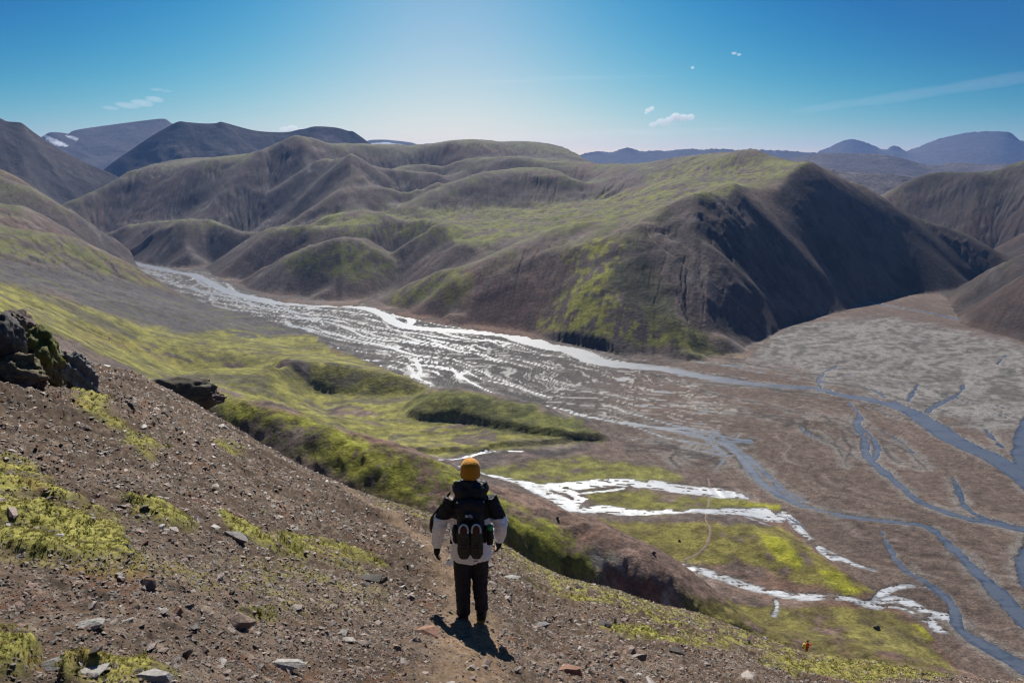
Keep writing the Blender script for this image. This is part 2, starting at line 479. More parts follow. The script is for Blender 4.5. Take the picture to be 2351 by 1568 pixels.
# right-hand side
line([(2032,462,1650),(2050,440,1680),(2085,416,1690),(2130,404,1700),(2190,402,1700),(2240,409,1680),(2280,396,1720),(2320,381,1760),(2351,372,1800),(2450,345,1850)], back=(1.2, 50))
line([(2100,480,1640),(2150,500,1600),(2200,530,1540),(2240,555,1500)])
line([(2351,440,1600),(2280,480,1580),(2230,500,1580),(2160,470,1640)])
line([(2351,520,1450),(2320,550,1430),(2450,480,1450)])
line([(2450,545,1070),(2351,589,1060),(2294,609,1055),(2238,628,1045),(2216,640,1040),(2195,655,1030),(2184,674,1010)], back=(1.08, 25))
foot([(2184,700),(2176,716),(2204,738)])
line([(2450,575,935),(2351,624,930),(2313,650,925),(2276,680,915),(2238,707,905),(2208,733,895)], back=(1.06, 12))
foot([(2204,738),(2257,756),(2306,768),(2351,779),(2450,800),(2600,830)])

# ----------------------------------------------------------------- terrain: surface through the feature lines
TPS_SMOOTH = 4e-5
def build_rbf():
    C = np.array(CTRL)
    key = np.round(C[:, :2] / np.array([0.004, 0.006])).astype(int)
    _, idx = np.unique(key, axis=0, return_index=True)
    C = C[np.sort(idx)]
    A = C[:, :2]
    n = len(A)
    R = ((A[:, None] - A[None]) ** 2).sum(-1) + 1e-5
    M = np.zeros((n + 3, n + 3))
    M[:n, :n] = R * np.log(R) + np.eye(n) * TPS_SMOOTH
    M[:n, n] = 1; M[:n, n + 1:] = A
    M[n:, :n] = M[:n, n:].T
    w = np.linalg.solve(M, np.concatenate([C[:, 2], np.zeros(3)]))
    def ev(az, ln):
        out = np.empty(az.size); a = az.ravel(); l = ln.ravel()
        for i in range(0, a.size, 8192):
            p = np.stack([a[i:i + 8192], l[i:i + 8192]], 1)
            r = (p[:, :1] - A[None, :, 0]) ** 2 + (p[:, 1:] - A[None, :, 1]) ** 2 + 1e-5
            out[i:i + 8192] = (r * np.log(r)) @ w[:n] + w[n] + p @ w[n + 1:]
        return out.reshape(az.shape)
    return ev
EV = build_rbf()
AZ0, AZ1, D0, D1 = -0.78, 0.78, 44.0, 3000.0
CA, CL = np.linspace(AZ0, AZ1, 430), np.linspace(math.log(D0), math.log(D1), 300)
ZC = EV(*np.meshgrid(CA, CL))
ZC = np.clip(ZC, -200, 400)
def talus(Z, iters=220):
    """loose slopes settle to their angle of repose"""
    d = np.exp(CL)[:, None]
    dr = d * (CL[1] - CL[0]); da = d * (CA[1] - CA[0])
    gx, gy = d * np.sin(CA)[None], d * np.cos(CA)[None]
    t = np.tan(np.radians(30.5 + 3.0 * fbm(gx / 160, gy / 160, 2, 5)))
    t = np.where(d < 300, math.tan(math.radians(47)), t)
    for k in range(iters):
        mv = np.zeros_like(Z)
        for ax, dist in ((0, dr), (1, da)):
            dz = np.diff(Z, axis=ax)
            if ax == 0: lim = (t * dist)[:-1]
            else: lim = (t * dist * np.ones_like(Z))[:, :-1]
            ex = np.sign(dz) * np.clip(np.abs(dz) - lim, 0, None) * 0.24
            if ax == 0: mv[:-1] += ex; mv[1:] -= ex
            else: mv[:, :-1] += ex; mv[:, 1:] -= ex
        Z = Z + mv
    return Z
ZC = talus(ZC)
ZC = blur(blur(ZC, 0.5, 0), 0.5, 1)
def cubic_up(Zc, xs, axis, x0, dx):
    t = np.clip((xs - x0) / dx, 0, Zc.shape[axis] - 1.001)
    i = np.floor(t).astype(int); f = t - i
    n = Zc.shape[axis]
    tk = lambda k: np.take(Zc, np.clip(i + k, 0, n - 1), axis)
    sh = [1, 1]; sh[axis] = -1
    f = f.reshape(sh)
    p0, p1, p2, p3 = tk(-1), tk(0), tk(1), tk(2)
    return 0.5 * (2 * p1 + (p2 - p0) * f + (2 * p0 - 5 * p1 + 4 * p2 - p3) * f * f + (3 * p1 - p0 - 3 * p2 + p3) * f ** 3)

NA = 1200
ln_f = np.linspace(math.log(D0), math.log(D1), 4000)
dd_f = np.exp(ln_f)
rho = np.where(dd_f < 130, 30, np.where(dd_f < 210, 150, np.maximum(739 * 150 / dd_f * 0.72, 165)))
rho = np.where(dd_f > 2300, 70, rho)
cum = np.concatenate([[0], np.cumsum((rho[1:] + rho[:-1]) / 2 * np.diff(ln_f))])
NR = int(cum[-1])
LNS = np.interp(np.linspace(0, cum[-1], NR), cum, ln_f)
AZS = np.linspace(AZ0, AZ1, NA)
Zh = cubic_up(cubic_up(ZC, LNS, 0, CL[0], CL[1] - CL[0]), AZS, 1, CA[0], CA[1] - CA[0])
DD = np.exp(LNS)[:, None] * np.ones((1, NA))
AA = np.ones((NR, 1)) * AZS[None]
X, Y = DD * np.sin(AA), DD * np.cos(AA)
print('terrain grid', NR, NA, NR * NA, 'ctrl', len(CTRL))
# relief on the hills
hh = np.clip(Zh + 152, 0, None)
amp = sstep(2, 45, hh) * sstep(260, 620, DD)
ppx0, ppy0 = project(X, Y, Zh)
amp = amp * (1 - 0.75 * sstep(1680, 1760, ppx0) * sstep(2230, 2170, ppx0) * sstep(760, 800, DD) * sstep(1300, 1220, DD))
wx = X + 22 * fbm(X / 90, Y / 90, 3, 11); wy = Y + 22 * fbm(X / 90 + 5, Y / 90, 3, 12)
Zh = Zh + amp * (2.2 * fbm(wx / 150, wy / 150, 3, 21) + 1.8 * ridged(wx / 80, wy / 80, 2, 31) + 0.8 * ridged(wx / 24, wy / 24, 3, 33))
ampn = sstep(0.5, 12, hh) * sstep(100, 140, DD) * (1 - sstep(400, 700, DD))
Zh = Zh + ampn * (1.3 * fbm(X / 30, Y / 30, 4, 41) + 0.5 * ridged(X / 9, Y / 9, 3, 43))
Zh = Zh + sstep(100, 125, DD) * sstep(330, 230, DD) * sstep(0.5, 8, hh) * (0.30 * ridged(X / 5.5 + 0.4 * fbm(X / 8, Y / 8, 2, 45), Y / 5.5, 2, 44))
# water runs downhill: accumulate it and let it cut gullies
def accumulate(Z):
    nr, na = Z.shape
    dr = np.diff(np.exp(LNS)); best = np.full(Z.shape, 0.0); tgt = np.arange(nr * na).reshape(nr, na).copy()
    base = np.arange(nr * na).reshape(nr, na)
    dR = np.gradient(np.exp(LNS))[:, None]; dA = (np.exp(LNS) * (AZS[1] - AZS[0]))[:, None]
    for di, dj in ((1,0),(-1,0),(0,1),(0,-1),(1,1),(1,-1),(-1,1),(-1,-1)):
        Zs = np.full(Z.shape, 1e9)
        a = slice(max(0, -di), nr - max(0, di)); b = slice(max(0, -dj), na - max(0, dj))
        a2 = slice(max(0, di), nr - max(0, -di)); b2 = slice(max(0, dj), na - max(0, -dj))
        Zs[a, b] = Z[a2, b2]
        dist = np.sqrt((di * dR) ** 2 + (dj * dA) ** 2)
        s = (Z - Zs) / dist
        m = s > best
        best = np.where(m, s, best); tgt = np.where(m, base + di * na + dj, tgt)
    area = (dR * dA * np.ones(Z.shape)).ravel().tolist()
    order = np.argsort(-Z.ravel(), kind='stable')
    tl = tgt.ravel().tolist()
    for i in order.tolist():
        j = tl[i]
        if j != i: area[j] += area[i]
    return np.array(area).reshape(Z.shape), best
i0 = int(np.searchsorted(LNS, math.log(330)))
acc, slp = accumulate(Zh + amp * (0.5 * RNG.random(Zh.shape) + 1.2 * fbm(X / 12, Y / 12, 3, 35)))
acc = np.log1p(acc / 40.0)
acc = blur(blur(acc, 0.55, 0), 0.55, 1)
Zh = Zh - amp * np.clip(acc - 1.2, 0, 5) * 1.5 * sstep(-0.45, 0.45, fbm(X / 140, Y / 140, 2, 36)) * sstep(0.05, 0.4, blur(blur(slp, 1.5, 0), 1.5, 1))

# ----------------------------------------------------------------- riverbed with carved channels
def world_line(pts, z=FLOOR, n=4):
    out = []
    for q in pts:
        az, d, _ = pt(q[0], q[1], None, z)
        r = [d * math.sin(az), d * math.cos(az)]
        if len(q) > 2: r.append(q[2])
        out.append(tuple(r))
    return smooth_line(out, n)
# (px, py, half width in metres)
RIVERS = [
    [(262,590,1.5),(300,602,3),(345,612,4),(400,624,3.5),(440,630,4.5),(475,645,4),(520,668,4),(580,684,5),(630,693,5.5),(690,699,4.5),(760,703,4),(830,706,4),(880,722,3.5),(905,740,4),
     (945,752,4.5),(1010,757,5),(1085,762,5),(1160,768,5.5),(1200,780,6),(1260,796,5.5),(1320,806,6),(1370,828,6.5),(1430,838,5),(1520,846,4.5),(1580,858,4),(1660,872,3.5),(1760,884,3),(1870,892,3),
     (1940,908,3.5),(2010,920,4),(2080,940,5),(2140,975,6),(2200,1015,6),(2270,1045,5.5),(2330,1080,6),(2400,1130,7)],
    [(2420,900,4),(2378,945,4),(2350,1000,4),(2346,1060,4),(2362,1110,4),(2420,1160,4)],
    [(2440,1190,4),(2400,1220,4),(2368,1270,4),(2358,1310,4),(2380,1350,4),(2440,1400,4)],
    [(1190,768,3),(1230,776,3),(1255,790,3)],
    [(905,722,3),(945,735,3),(930,752,3)],
    [(1310,948,1),(1380,962,2.4),(1500,980,2.6),(1600,1000,2.8),(1665,1020,2.8),(1715,1065,3.4),(1745,1105,3.6),(1800,1140,3.4),(1860,1165,2.8),(1950,1185,2.6),(2050,1198,2.6),(2130,1210,2.8),(2190,1260,3.2),(2240,1310,3.8),(2290,1360,4.6),(2340,1410,5.6),(2420,1480,6)],
    [(1640,990,1.2),(1680,1020,1.6),(1730,1060,2),(1770,1100,2.2),(1800,1125,1.6),(1850,1150,1.5)],
    [(1950,925,0.8),(1975,955,2),(1965,975,2.6),(1985,1010,3),(1990,1045,3.2),(2050,1100,2.8),(2110,1150,2.8),(2190,1180,3),(2270,1200,3.2),(2350,1215,3.6),(2440,1230,4)],
    [(1972,975,1.5),(2000,1000,1.8),(2015,1030,2.6),(2005,1055,2.2),(1995,1060,1.5)],
    [(1925,840,1),(1895,855,1.6),(1880,875,1.8),(1885,892,1.8)],
    [(1995,885,1),(2030,910,2),(2080,935,2.4)],
    [(2215,880,1.4),(2200,905,2.2),(2150,930,2.2),(2130,945,2)],
    [(2110,880,1.5),(2100,895,2.2),(2085,920,2)],
    [(2255,965,1),(2270,995,2),(2300,1025,2.2)],
    [(2180,1080,0.8),(2200,1120,1.8),(2215,1160,2),(2260,1190,2.6),(2320,1205,2.6)],
    [(2310,815,1),(2290,835,2)],
    [(1985,690,3),(2040,703,3.5),(2100,712,3.5),(2180,728,3.5),(2230,742,3),(2300,760,3),(2380,785,3.5),(2480,810,4)],
    [(2000,690,1.5),(1960,705,1.6),(1985,700,1)],
    [(2020,1215,0.6),(2045,1265,1.6),(2080,1310,2),(2140,1345,2.2),(2190,1395,2.6),(2200,1440,3),(2260,1480,4),(2351,1530,6)],
    [(440,630,2),(470,655,2.5),(500,660,2),(545,676,2.5),(520,650,1.5)],
    [(460,650,1.5),(440,662,2),(480,672,2),(540,682,2)],
    [(950,820,1),(965,850,2.2),(955,865,2),(990,880,1.6)],
    [(935,838,1.5),(950,855,2.4),(942,868,1.5)],
]
STREAMS = [
    [(1000,1073,0.6),(1045,1066,0.8),(1090,1050,1.0),(1130,1042,0.9),(1200,1041,0.6)],
    [(1040,1082,0.5),(1075,1092,0.7),(1120,1102,1.0),(1170,1112,1.4),(1230,1122,2.2),(1300,1122,2.6),(1400,1112,2.6),(1490,1114,3.4),(1560,1124,3.6),(1640,1132,3.4),(1690,1138,2.2),(1712,1143,0.8)],
    [(1190,1115,1.2),(1240,1138,2.2),(1300,1160,2.4),(1325,1182,1.6),(1380,1176,2.6),(1450,1186,2.0),(1540,1192,1.6),(1620,1191,1.6),(1700,1184,2.6),(1745,1180,4.0),(1775,1186,4.0),(1790,1190,1.5),
     (1800,1178,1.5),(1815,1190,1.5),(1830,1208,1.7),(1850,1228,1.5),(1880,1255,1.2),(1900,1280,1.2),(1930,1282,1.3),(1960,1295,1.0),(2020,1313,0.5)],
    [(1310,1135,1.4),(1335,1150,1.8),(1315,1165,1.4)],
    [(1400,1282,1.0),(1450,1298,1.5),(1510,1312,1.6),(1580,1318,1.4),(1650,1336,1.4),(1710,1352,1.6),(1760,1364,1.4),(1830,1378,1.4),(1890,1380,1.2),(1950,1384,1.3),(2000,1392,1.6),(2050,1375,1.6),(2090,1385,2.0),(2130,1405,2.0),(2180,1420,2.4),(2195,1430,1.0)],
    [(2005,1390,1.2),(2020,1365,1.0),(2060,1348,1.2),(2110,1345,1.0),(2150,1355,0.5)],
    [(1779,1384,0.5),(1783,1400,0.5),(1776,1425,0.5)],
    [(2130,1408,1.4),(2150,1440,1.8),(2170,1450,1.0)],
    [(1215,1120,0.4),(1262,1128,0.6),(1320,1138,0.6),(1375,1134,0.7),(1430,1126,0.6)],
    [(1225,1128,0.5),(1275,1142,0.7),(1330,1168,0.6),(1370,1182,0.5)],
    [(1260,1150,0.5),(1290,1172,0.6),(1312,1186,0.4)],
    [(1700,1192,0.6),(1738,1205,0.8),(1765,1212,0.5)],
    [(1860,1240,0.4),(1895,1262,0.5),(1925,1275,0.4)],
    [(2040,1392,0.6),(2085,1400,0.8),(2120,1425,0.8),(2160,1440,0.6)],
]
RIVERS[0] = [(a, b, w * (1.7 if a < 1700 else 1.2)) for a, b, w in RIVERS[0]]
RIVERS[5:] = [[(a, b, w * 0.72) for a, b, w in L] for L in RIVERS[5:]]
RIVERS[9:16] = [[(a, b, w * (0.3 if i == 0 else 0.85)) for i, (a, b, w) in enumerate(L)] for L in RIVERS[9:16]]
RIVERS[3:5] = [[(a, b, w * 1.4) for a, b, w in L] for L in RIVERS[3:5]]
STREAMS = [[(a, b, w * (1.9 if 1150 < a < 1800 else 1.5)) for a, b, w in L] for L in STREAMS]
def bank_step(pts, height, w0, w1, fade, seed, z=FLOOR, ends=45.0):
    """a raw step in the ground along a line: the far side stands higher"""
    L = world_line(pts, z)
    xs = [p[0] for p in L]; ys = [p[1] for p in L]
    k = np.nonzero((X > min(xs) - 60) & (X < max(xs) + 60) & (Y > min(ys) - 60) & (Y < max(ys) + fade + 60))
    d, s_a, t_a, _ = line_dist(X[k], Y[k], L)
    tot = sum(math.hypot(b_[0] - a_[0], b_[1] - a_[1]) for a_, b_ in zip(L[:-1], L[1:]))
    beh = np.where(t_a > 0, d, -d) + 0.25 * w1 * fbm(X[k] / 12, Y[k] / 12, 3, seed)
    e = sstep(0, ends, s_a) * sstep(0, ends, tot - s_a)
    Zh[k] += height * e * sstep(w0, w1, beh) * sstep(fade, fade * 0.35, beh)
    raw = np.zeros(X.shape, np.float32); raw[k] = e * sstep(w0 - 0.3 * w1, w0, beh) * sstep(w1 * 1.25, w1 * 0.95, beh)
    return raw
rawbank = bank_step([(1190,768),(1262,783),(1297,789),(1367,804),(1437,819),(1530,826),(1619,828),(1660,826)], 8.0, 1.0, 7.0, 110, 91)
rawbank = np.maximum(rawbank, bank_step([(915,944),(950,962),(990,966),(1050,969),(1130,989),(1250,1009),(1330,1014),(1420,1013)], 3.6, 0.5, 5.0, 60, 92, -149.0, 12.0) * 0.6)
rawbank = np.maximum(rawbank, bank_step([(860,1038),(900,1046),(1000,1052),(1030,1044),(1120,1040),(1140,1030),(1290,1018),(1330,1014)], 1.9, 0.2, 2.2, 55, 93, -149.0, 8.0))
rawbank = np.maximum(rawbank, bank_step([(600,886),(700,894),(780,902),(860,905),(960,905)], 1.6, 0.3, 3.0, 40, 94, -148.5, 12.0) * 0.7)
# the river plain cuts off the foot of the hills
PLAIN = [(255,588),(330,606),(406,620),(470,624),(545,662),(640,696),(760,705),(850,702),(903,724),(988,742),(1086,759),(1167,770),(1262,787),(1367,808),(1437,823),(1530,831),(1709,831),(1745,797),(1800,752),(1870,728),(1940,718),(1985,690),(2050,680),(2160,674),(2184,706),(2204,743),(2257,761),(2351,784),(2600,835),(2900,1000),(2900,1900),
         (2420,1640),(2230,1555),(2190,1520),(2120,1440),(2050,1380),(2015,1362),(1850,1250),(1800,1160),(1600,1090),(1450,1050),(1425,1014),(1340,966),(1250,934),(1150,908),(1000,891),(980,888),(870,838),(760,798),(740,790),(600,735),(400,670),(330,628)]
ppx, ppy = project(X, Y, np.full(X.shape, FLOOR))
pm = poly_mask(ppx + 5 * fbm(X / 16, Y / 16, 3, 95), ppy + 2.5 * fbm(X / 16 + 5, Y / 16, 3, 96), PLAIN).astype(np.float32)
pm = blur(blur(pm, 0.9, 0), 1.3, 1)
PWL = []
for q in PLAIN[:30]:
    a_, d_a, _ = pt(q[0], q[1], None, FLOOR); PWL.append((d_a * math.sin(a_), d_a * math.cos(a_)))
kq = np.nonzero((DD > 520) & (DD < 1500) & (Zh > FLOOR - 4))
dpl = line_dist(X[kq], Y[kq], PWL)[0] * (pm[kq] < 0.5)
slo = np.interp(ppx[kq], [1100, 1200, 2080, 2150], [0.68, 1.3, 1.3, 0.8]) * (1 + 0.05 * fbm(X[kq] / 40, Y[kq] / 40, 2, 97))
Zh[kq] = np.minimum(Zh[kq], FLOOR - 1.0 + dpl * slo + 60.0 * (dpl / 95) ** 3)
Zh = Zh * (1 - pm) + np.minimum(Zh, FLOOR - 2.5) * pm
THALWEG = world_line([(q[0], q[1]) for q in RIVERS[0]], n=3)
on_floor = (DD > 190) & (Zh < -128)
fy = np.zeros(X.shape); fs = np.zeros(X.shape); ft = np.zeros(X.shape); fd = np.full(X.shape, 999.0)
sel = np.nonzero(on_floor)
sx, sy = X[sel], Y[sel]
_, s_, t_, _ = line_dist(sx, sy, THALWEG[::2])
s_ = s_ + 6 * fbm(sx / 60, sy / 60, 2, 61); t_w = t_ + 26 * fbm(sx / 120, sy / 120, 3, 62) + 5 * fbm(sx / 22, sy / 22, 2, 65)
wob = 1.2 * fbm(sx / 14, sy / 14, 3, 63) + 0.8 * fbm(sx / 4.0, sy / 4.0, 2, 64)
def channel_field(lines, raw=False):
    f = np.full(sx.shape, -50.0)
    for L in lines:
        wl = L if raw else world_line(L)
        x0 = min(p[0] for p in wl) - 25; x1 = max(p[0] for p in wl) + 25; y0 = min(p[1] for p in wl) - 25; y1 = max(p[1] for p in wl) + 25
        k = np.nonzero((sx > x0) & (sx < x1) & (sy > y0) & (sy < y1))[0]
        if not len(k): continue
        d, _, _, w = line_dist(sx[k], sy[k], wl)
        f[k] = np.maximum(f[k], w - d)
    return f
def braid_strands(n, seed, s_rng, t_rng, w_rng, len_rng):
    """thin threads of water and dry channels that wander, part and rejoin along the flow"""
    r = random.Random(seed)
    T = np.array(THALWEG); T = np.stack([blur(T[:, 0], 5.0, 0), blur(T[:, 1], 5.0, 0)], -1)
    seg = np.r_[0, np.cumsum(np.hypot(*np.diff(T, axis=0).T))]; tot = seg[-1]
    tan = np.gradient(T, axis=0); tan /= np.linalg.norm(tan, axis=1, keepdims=True); nor = np.stack([tan[:, 1], -tan[:, 0]], -1)
    out = []
    for k in range(n):
        s0 = r.uniform(*s_rng) * tot; L = r.uniform(*len_rng); t0 = r.uniform(*t_rng); w = r.uniform(*w_rng)
        ss = np.arange(s0, min(s0 + L, tot - 5), 11.0)
        if len(ss) < 4: continue
        tt = t0 + 16 * fbm(ss / 150, np.full(len(ss), k * 3.7), 2, seed) + 7 * fbm(ss / 45, np.full(len(ss), k * 1.3), 2, seed + 1)
        env = np.sin(np.linspace(0.12, 3.0, len(ss)))
        px_ = np.interp(ss, seg, T[:, 0]) + np.interp(ss, seg, nor[:, 0]) * tt
        py_ = np.interp(ss, seg, T[:, 1]) + np.interp(ss, seg, nor[:, 1]) * tt
        out.append([(a, b, w * e) for a, b, e in zip(px_, py_, env)])
    return out
WETS = braid_strands(46, 501, (0.02, 0.62), (6, 130), (0.5, 1.7), (70, 330)) + braid_strands(34, 502, (0.52, 0.93), (-120, 170), (0.35, 1.1), (60, 260))
DRYS = braid_strands(60, 503, (0.0, 0.95), (-90, 190), (0.8, 2.6), (80, 380))
fr = channel_field(RIVERS) + wob * 0.8
fb = channel_field(WETS, raw=True) + wob * 0.35
fdry = channel_field(DRYS, raw=True) + wob * 0.6
fst = channel_field(STREAMS)
# streaky bars and puddles that follow the flow
streak = fbm(s_ / 22, t_w / 4.6, 4, 71, 0.62)
streak2 = fbm(s_ / 60, t_w / 9.0, 3, 72, 0.55)
fst = fst + wob * 0.5 - np.clip(fst, 0, 4) * 1.9 * np.clip(0.05 + fbm(sx / 10, sy / 1.9, 3, 67), 0, 1)
spx, spy = project(sx, sy, np.full(sx.shape, FLOOR))
wetzone = np.clip(1 - np.abs(t_ - (-10)) / 10.0, 0, 0) 
WET = [(330,605),(470,640),(620,690),(850,705),(1000,760),(1200,790),(1400,845),(1600,880),(1700,940),(1640,1000),(1500,980),(1350,955),(1150,915),(1000,890),(900,860),(880,810),(780,775),(640,745),(520,700),(420,670),(340,630)]
jx = 25 * fbm(sx / 25, sy / 25, 3, 81); jy = 12 * fbm(sx / 25 + 9, sy / 25, 3, 82)
wet = poly_mask(spx + jx, spy + jy, WET).astype(float)
relief = 0.17 * streak2 + 0.17 * streak + 0.16
relief = relief - wet * (0.11 + 0.16 * fbm(sx / 45, sy / 45, 3, 66))
plain = FLOOR + np.clip(relief, -0.35, 0.8)
fr_main = fr.copy(); fr = np.maximum(fr, fb)
carve = sstep(-0.6, 1.2, fr) * 0.9 + sstep(-0.8, 0.8, fdry) * 0.10
bed = plain - carve
WLEV = FLOOR - 0.16
bed_full = np.full(X.shape, -200.0); bed_full[sel] = bed
Z = np.maximum(Zh, bed_full)
# streams cut into whatever ground they cross
zs = Z[sel]
st_level = zs - 0.12
Z[sel] = zs - sstep(-0.4, 0.9, fst) * 0.55
frF = np.full(X.shape, -50.0); frF[sel] = fr
fsF = np.full(X.shape, -50.0); fsF[sel] = fst
wetF = np.zeros(X.shape); wetF[sel] = wet
fdF = np.full(X.shape, -50.0); fdF[sel] = fdry
stF = np.zeros(X.shape); stF[sel] = streak
st2F = np.zeros(X.shape); st2F[sel] = streak2
slF = Z.copy(); slF[sel] = st_level
isbed = (bed_full >= Zh - 0.05) & on_floor & (pm > 0.3)

# ----------------------------------------------------------------- what grows and lies where
PX, PY = project(X, Y, Z)
PXj = PX + 16 * fbm(X / 22, Y / 22, 4, 101) + 6 * fbm(X / 5, Y / 5, 2, 103)
PYj = PY + 9 * fbm(X / 22 + 40, Y / 22, 4, 102) + 4 * fbm(X / 5 + 9, Y / 5, 2, 104)
gR, gA = np.gradient(Z)
dRm = np.gradient(np.exp(LNS))[:, None]; dAm = (np.exp(LNS) * (AZS[1] - AZS[0]))[:, None]
SL = np.hypot(gR / dRm, gA / dAm)
SLs = blur(blur(SL, 2.0, 0), 2.0, 1)
def region(poly, lo=0, hi=1e9, soft=True):
    m = poly_mask(PXj, PYj, poly) & (DD > lo) & (DD < hi)
    return blur(blur(m.astype(np.float32), 1.2, 0), 1.2, 1) if soft else m.astype(np.float32)
n1 = fbm(X / 130, Y / 130, 4, 111); n2 = fbm(X / 45, Y / 45, 4, 112); n3 = fbm(X / 11, Y / 11, 3, 113); n4 = fbm(X / 320, Y / 320, 3, 114)
C = np.empty((NR, NA, 3), np.float32)
C[:] = (0.118, 0.090, 0.078)
C = mixc(C, (0.165, 0.120, 0.098), sstep(-0.1, 0.6, n1))
C = mixc(C, (0.070, 0.060, 0.058), sstep(0.05, 0.7, n2 - 0.4 * n4))
C = mixc(C, (0.135, 0.082, 0.062), sstep(0.1, 0.7, n4 + 0.4 * n3))
C = mixc(C, (0.26, 0.215, 0.185), 0.55 * sstep(0.35, 0.8, n2 + 0.35 * n1))
C = mixc(C, (0.060, 0.050, 0.047), 0.7 * sstep(1.3, 2.8, acc)); C = mixc(C, (0.19, 0.15, 0.13), 0.35 * sstep(0.75, 0.35, acc) * sstep(0.25, 0.5, SLs))
def moss(w, c0, c1):
    global C
    c = np.asarray(c0, np.float32) + (np.asarray(c1, np.float32) - np.asarray(c0, np.float32)) * sstep(-0.5, 0.5, n3 + 0.6 * n2)[..., None]
    c = c * np.asarray((0.80, 0.86, 0.86), np.float32)
    C = C + (c - C) * np.clip(w, 0, 1)[..., None]
M_DK, M_OL, M_GR, M_YE, M_OR = (0.035, 0.042, 0.014), (0.140, 0.132, 0.046), (0.170, 0.165, 0.034), (0.290, 0.262, 0.045), (0.28, 0.185, 0.04)
hill = sstep(-148, -140, Z) * (DD > 480)
C = C * (1 - 0.16 * hill[..., None]) * (1 - np.asarray((0.0, -0.01, -0.05), np.float32) * hill[..., None])
moss(hill * 0.75 * sstep(0.44, 0.28, SLs + 0.22 * n2 + 0.2 * n3) * sstep(-0.2, 0.15, n2 + 0.6 * n1 + 0.1 + 0.3 * n3), (0.112, 0.108, 0.042), (0.08, 0.08, 0.034))
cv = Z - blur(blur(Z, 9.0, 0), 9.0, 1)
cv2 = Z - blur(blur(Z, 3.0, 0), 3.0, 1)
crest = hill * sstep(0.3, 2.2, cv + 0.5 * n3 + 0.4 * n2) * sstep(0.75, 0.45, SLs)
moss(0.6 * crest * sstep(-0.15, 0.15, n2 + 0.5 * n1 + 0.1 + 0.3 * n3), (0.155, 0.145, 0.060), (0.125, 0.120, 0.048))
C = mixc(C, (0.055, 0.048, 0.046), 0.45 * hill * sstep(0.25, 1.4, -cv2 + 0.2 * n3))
R_ = lambda pts, lo=0, hi=1e9: region(pts, lo, hi)
n5 = fbm(X / 5.0, Y / 5.0, 2, 115)
patch = sstep(-0.22, 0.12, n3 + 0.6 * n2 + 0.45 * n5)
moss(0.85 * patch * R_([(735,488),(900,478),(1000,478),(1150,470),(1300,463),(1420,438),(1560,428),(1660,430),(1600,485),(1480,505),(1350,518),(1200,542),(1080,562),(940,547),(830,547),(740,527)], 850, 1400), M_OL, M_GR)
moss(0.8 * patch * R_([(1480,405),(1560,372),(1700,357),(1840,373),(1885,376),(1800,402),(1720,430),(1600,455),(1500,470)], 880, 1500), M_OL, M_GR)
moss(0.9 * patch * R_([(1330,560),(1400,540),(1440,560),(1425,620),(1385,660),(1440,700),(1500,745),(1560,780),(1620,815),(1530,795),(1437,780),(1370,770),(1290,765),(1230,750),(1280,690),(1320,640),(1290,600)], 560, 830), M_GR, M_YE)
moss(0.8 * R_([(1440,690),(1520,715),(1600,755),(1650,800),(1705,822),(1620,822),(1540,792)], 560, 830), (0.09, 0.085, 0.025), M_GR)
moss(0.8 * R_([(1400,600),(1480,590),(1520,640),(1560,700),(1520,720),(1450,690),(1400,660)], 560, 860), M_DK, (0.06, 0.06, 0.03))
moss(0.9 * patch * R_([(640,600),(760,553),(840,553),(890,590),(920,625),(860,645),(800,645),(730,632),(680,628)], 860, 1060), M_GR, (0.15, 0.15, 0.035))
moss(0.85 * patch * R_([(930,650),(1000,620),(1070,618),(1085,650),(1040,680),(980,695),(920,692),(880,692)], 740, 900), M_OL, M_GR)
moss(0.9 * R_([(1010,675),(1060,668),(1075,640),(1060,625),(1085,625),(1095,655),(1070,690),(1020,700)], 740, 900), M_OR, (0.16, 0.12, 0.04))
moss(0.8 * patch * R_([(265,528),(340,508),(430,504),(515,515),(440,535),(330,532)], 1300, 1500), M_OL, (0.15, 0.15, 0.045))
moss(0.6 * patch * R_([(470,370),(560,343),(650,336),(590,368),(520,392),(440,425)], 1500, 1900), M_OL, (0.14, 0.13, 0.05))
moss(0.85 * patch * R_([(570,545),(620,522),(760,508),(900,500),(880,520),(700,530),(620,540)], 1050, 1260), M_OL, M_GR)
moss(0.85 * patch * R_([(-200,505),(0,518),(140,546),(220,573),(330,623),(388,664),(300,652),(180,612),(60,592),(-200,585)], 700, 1010), M_OL, (0.15, 0.145, 0.04))
moss(0.5 * patch * R_([(-200,380),(60,415),(160,475),(270,520),(200,510),(100,470),(-200,440)], 1100, 1500), M_OL, M_OL)
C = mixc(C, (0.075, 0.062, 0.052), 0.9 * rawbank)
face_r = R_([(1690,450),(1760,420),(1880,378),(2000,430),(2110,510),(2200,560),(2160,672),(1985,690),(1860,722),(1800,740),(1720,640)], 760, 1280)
C = mixc(C, (0.175, 0.128, 0.102), 0.75 * face_r * sstep(-0.7, 0.3, n2 + 0.4 * n3))  # brown scree, its colour lightened to lift the shade on this face
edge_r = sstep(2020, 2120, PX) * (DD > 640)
C = C * (1 - 0.5 * edge_r)[..., None]
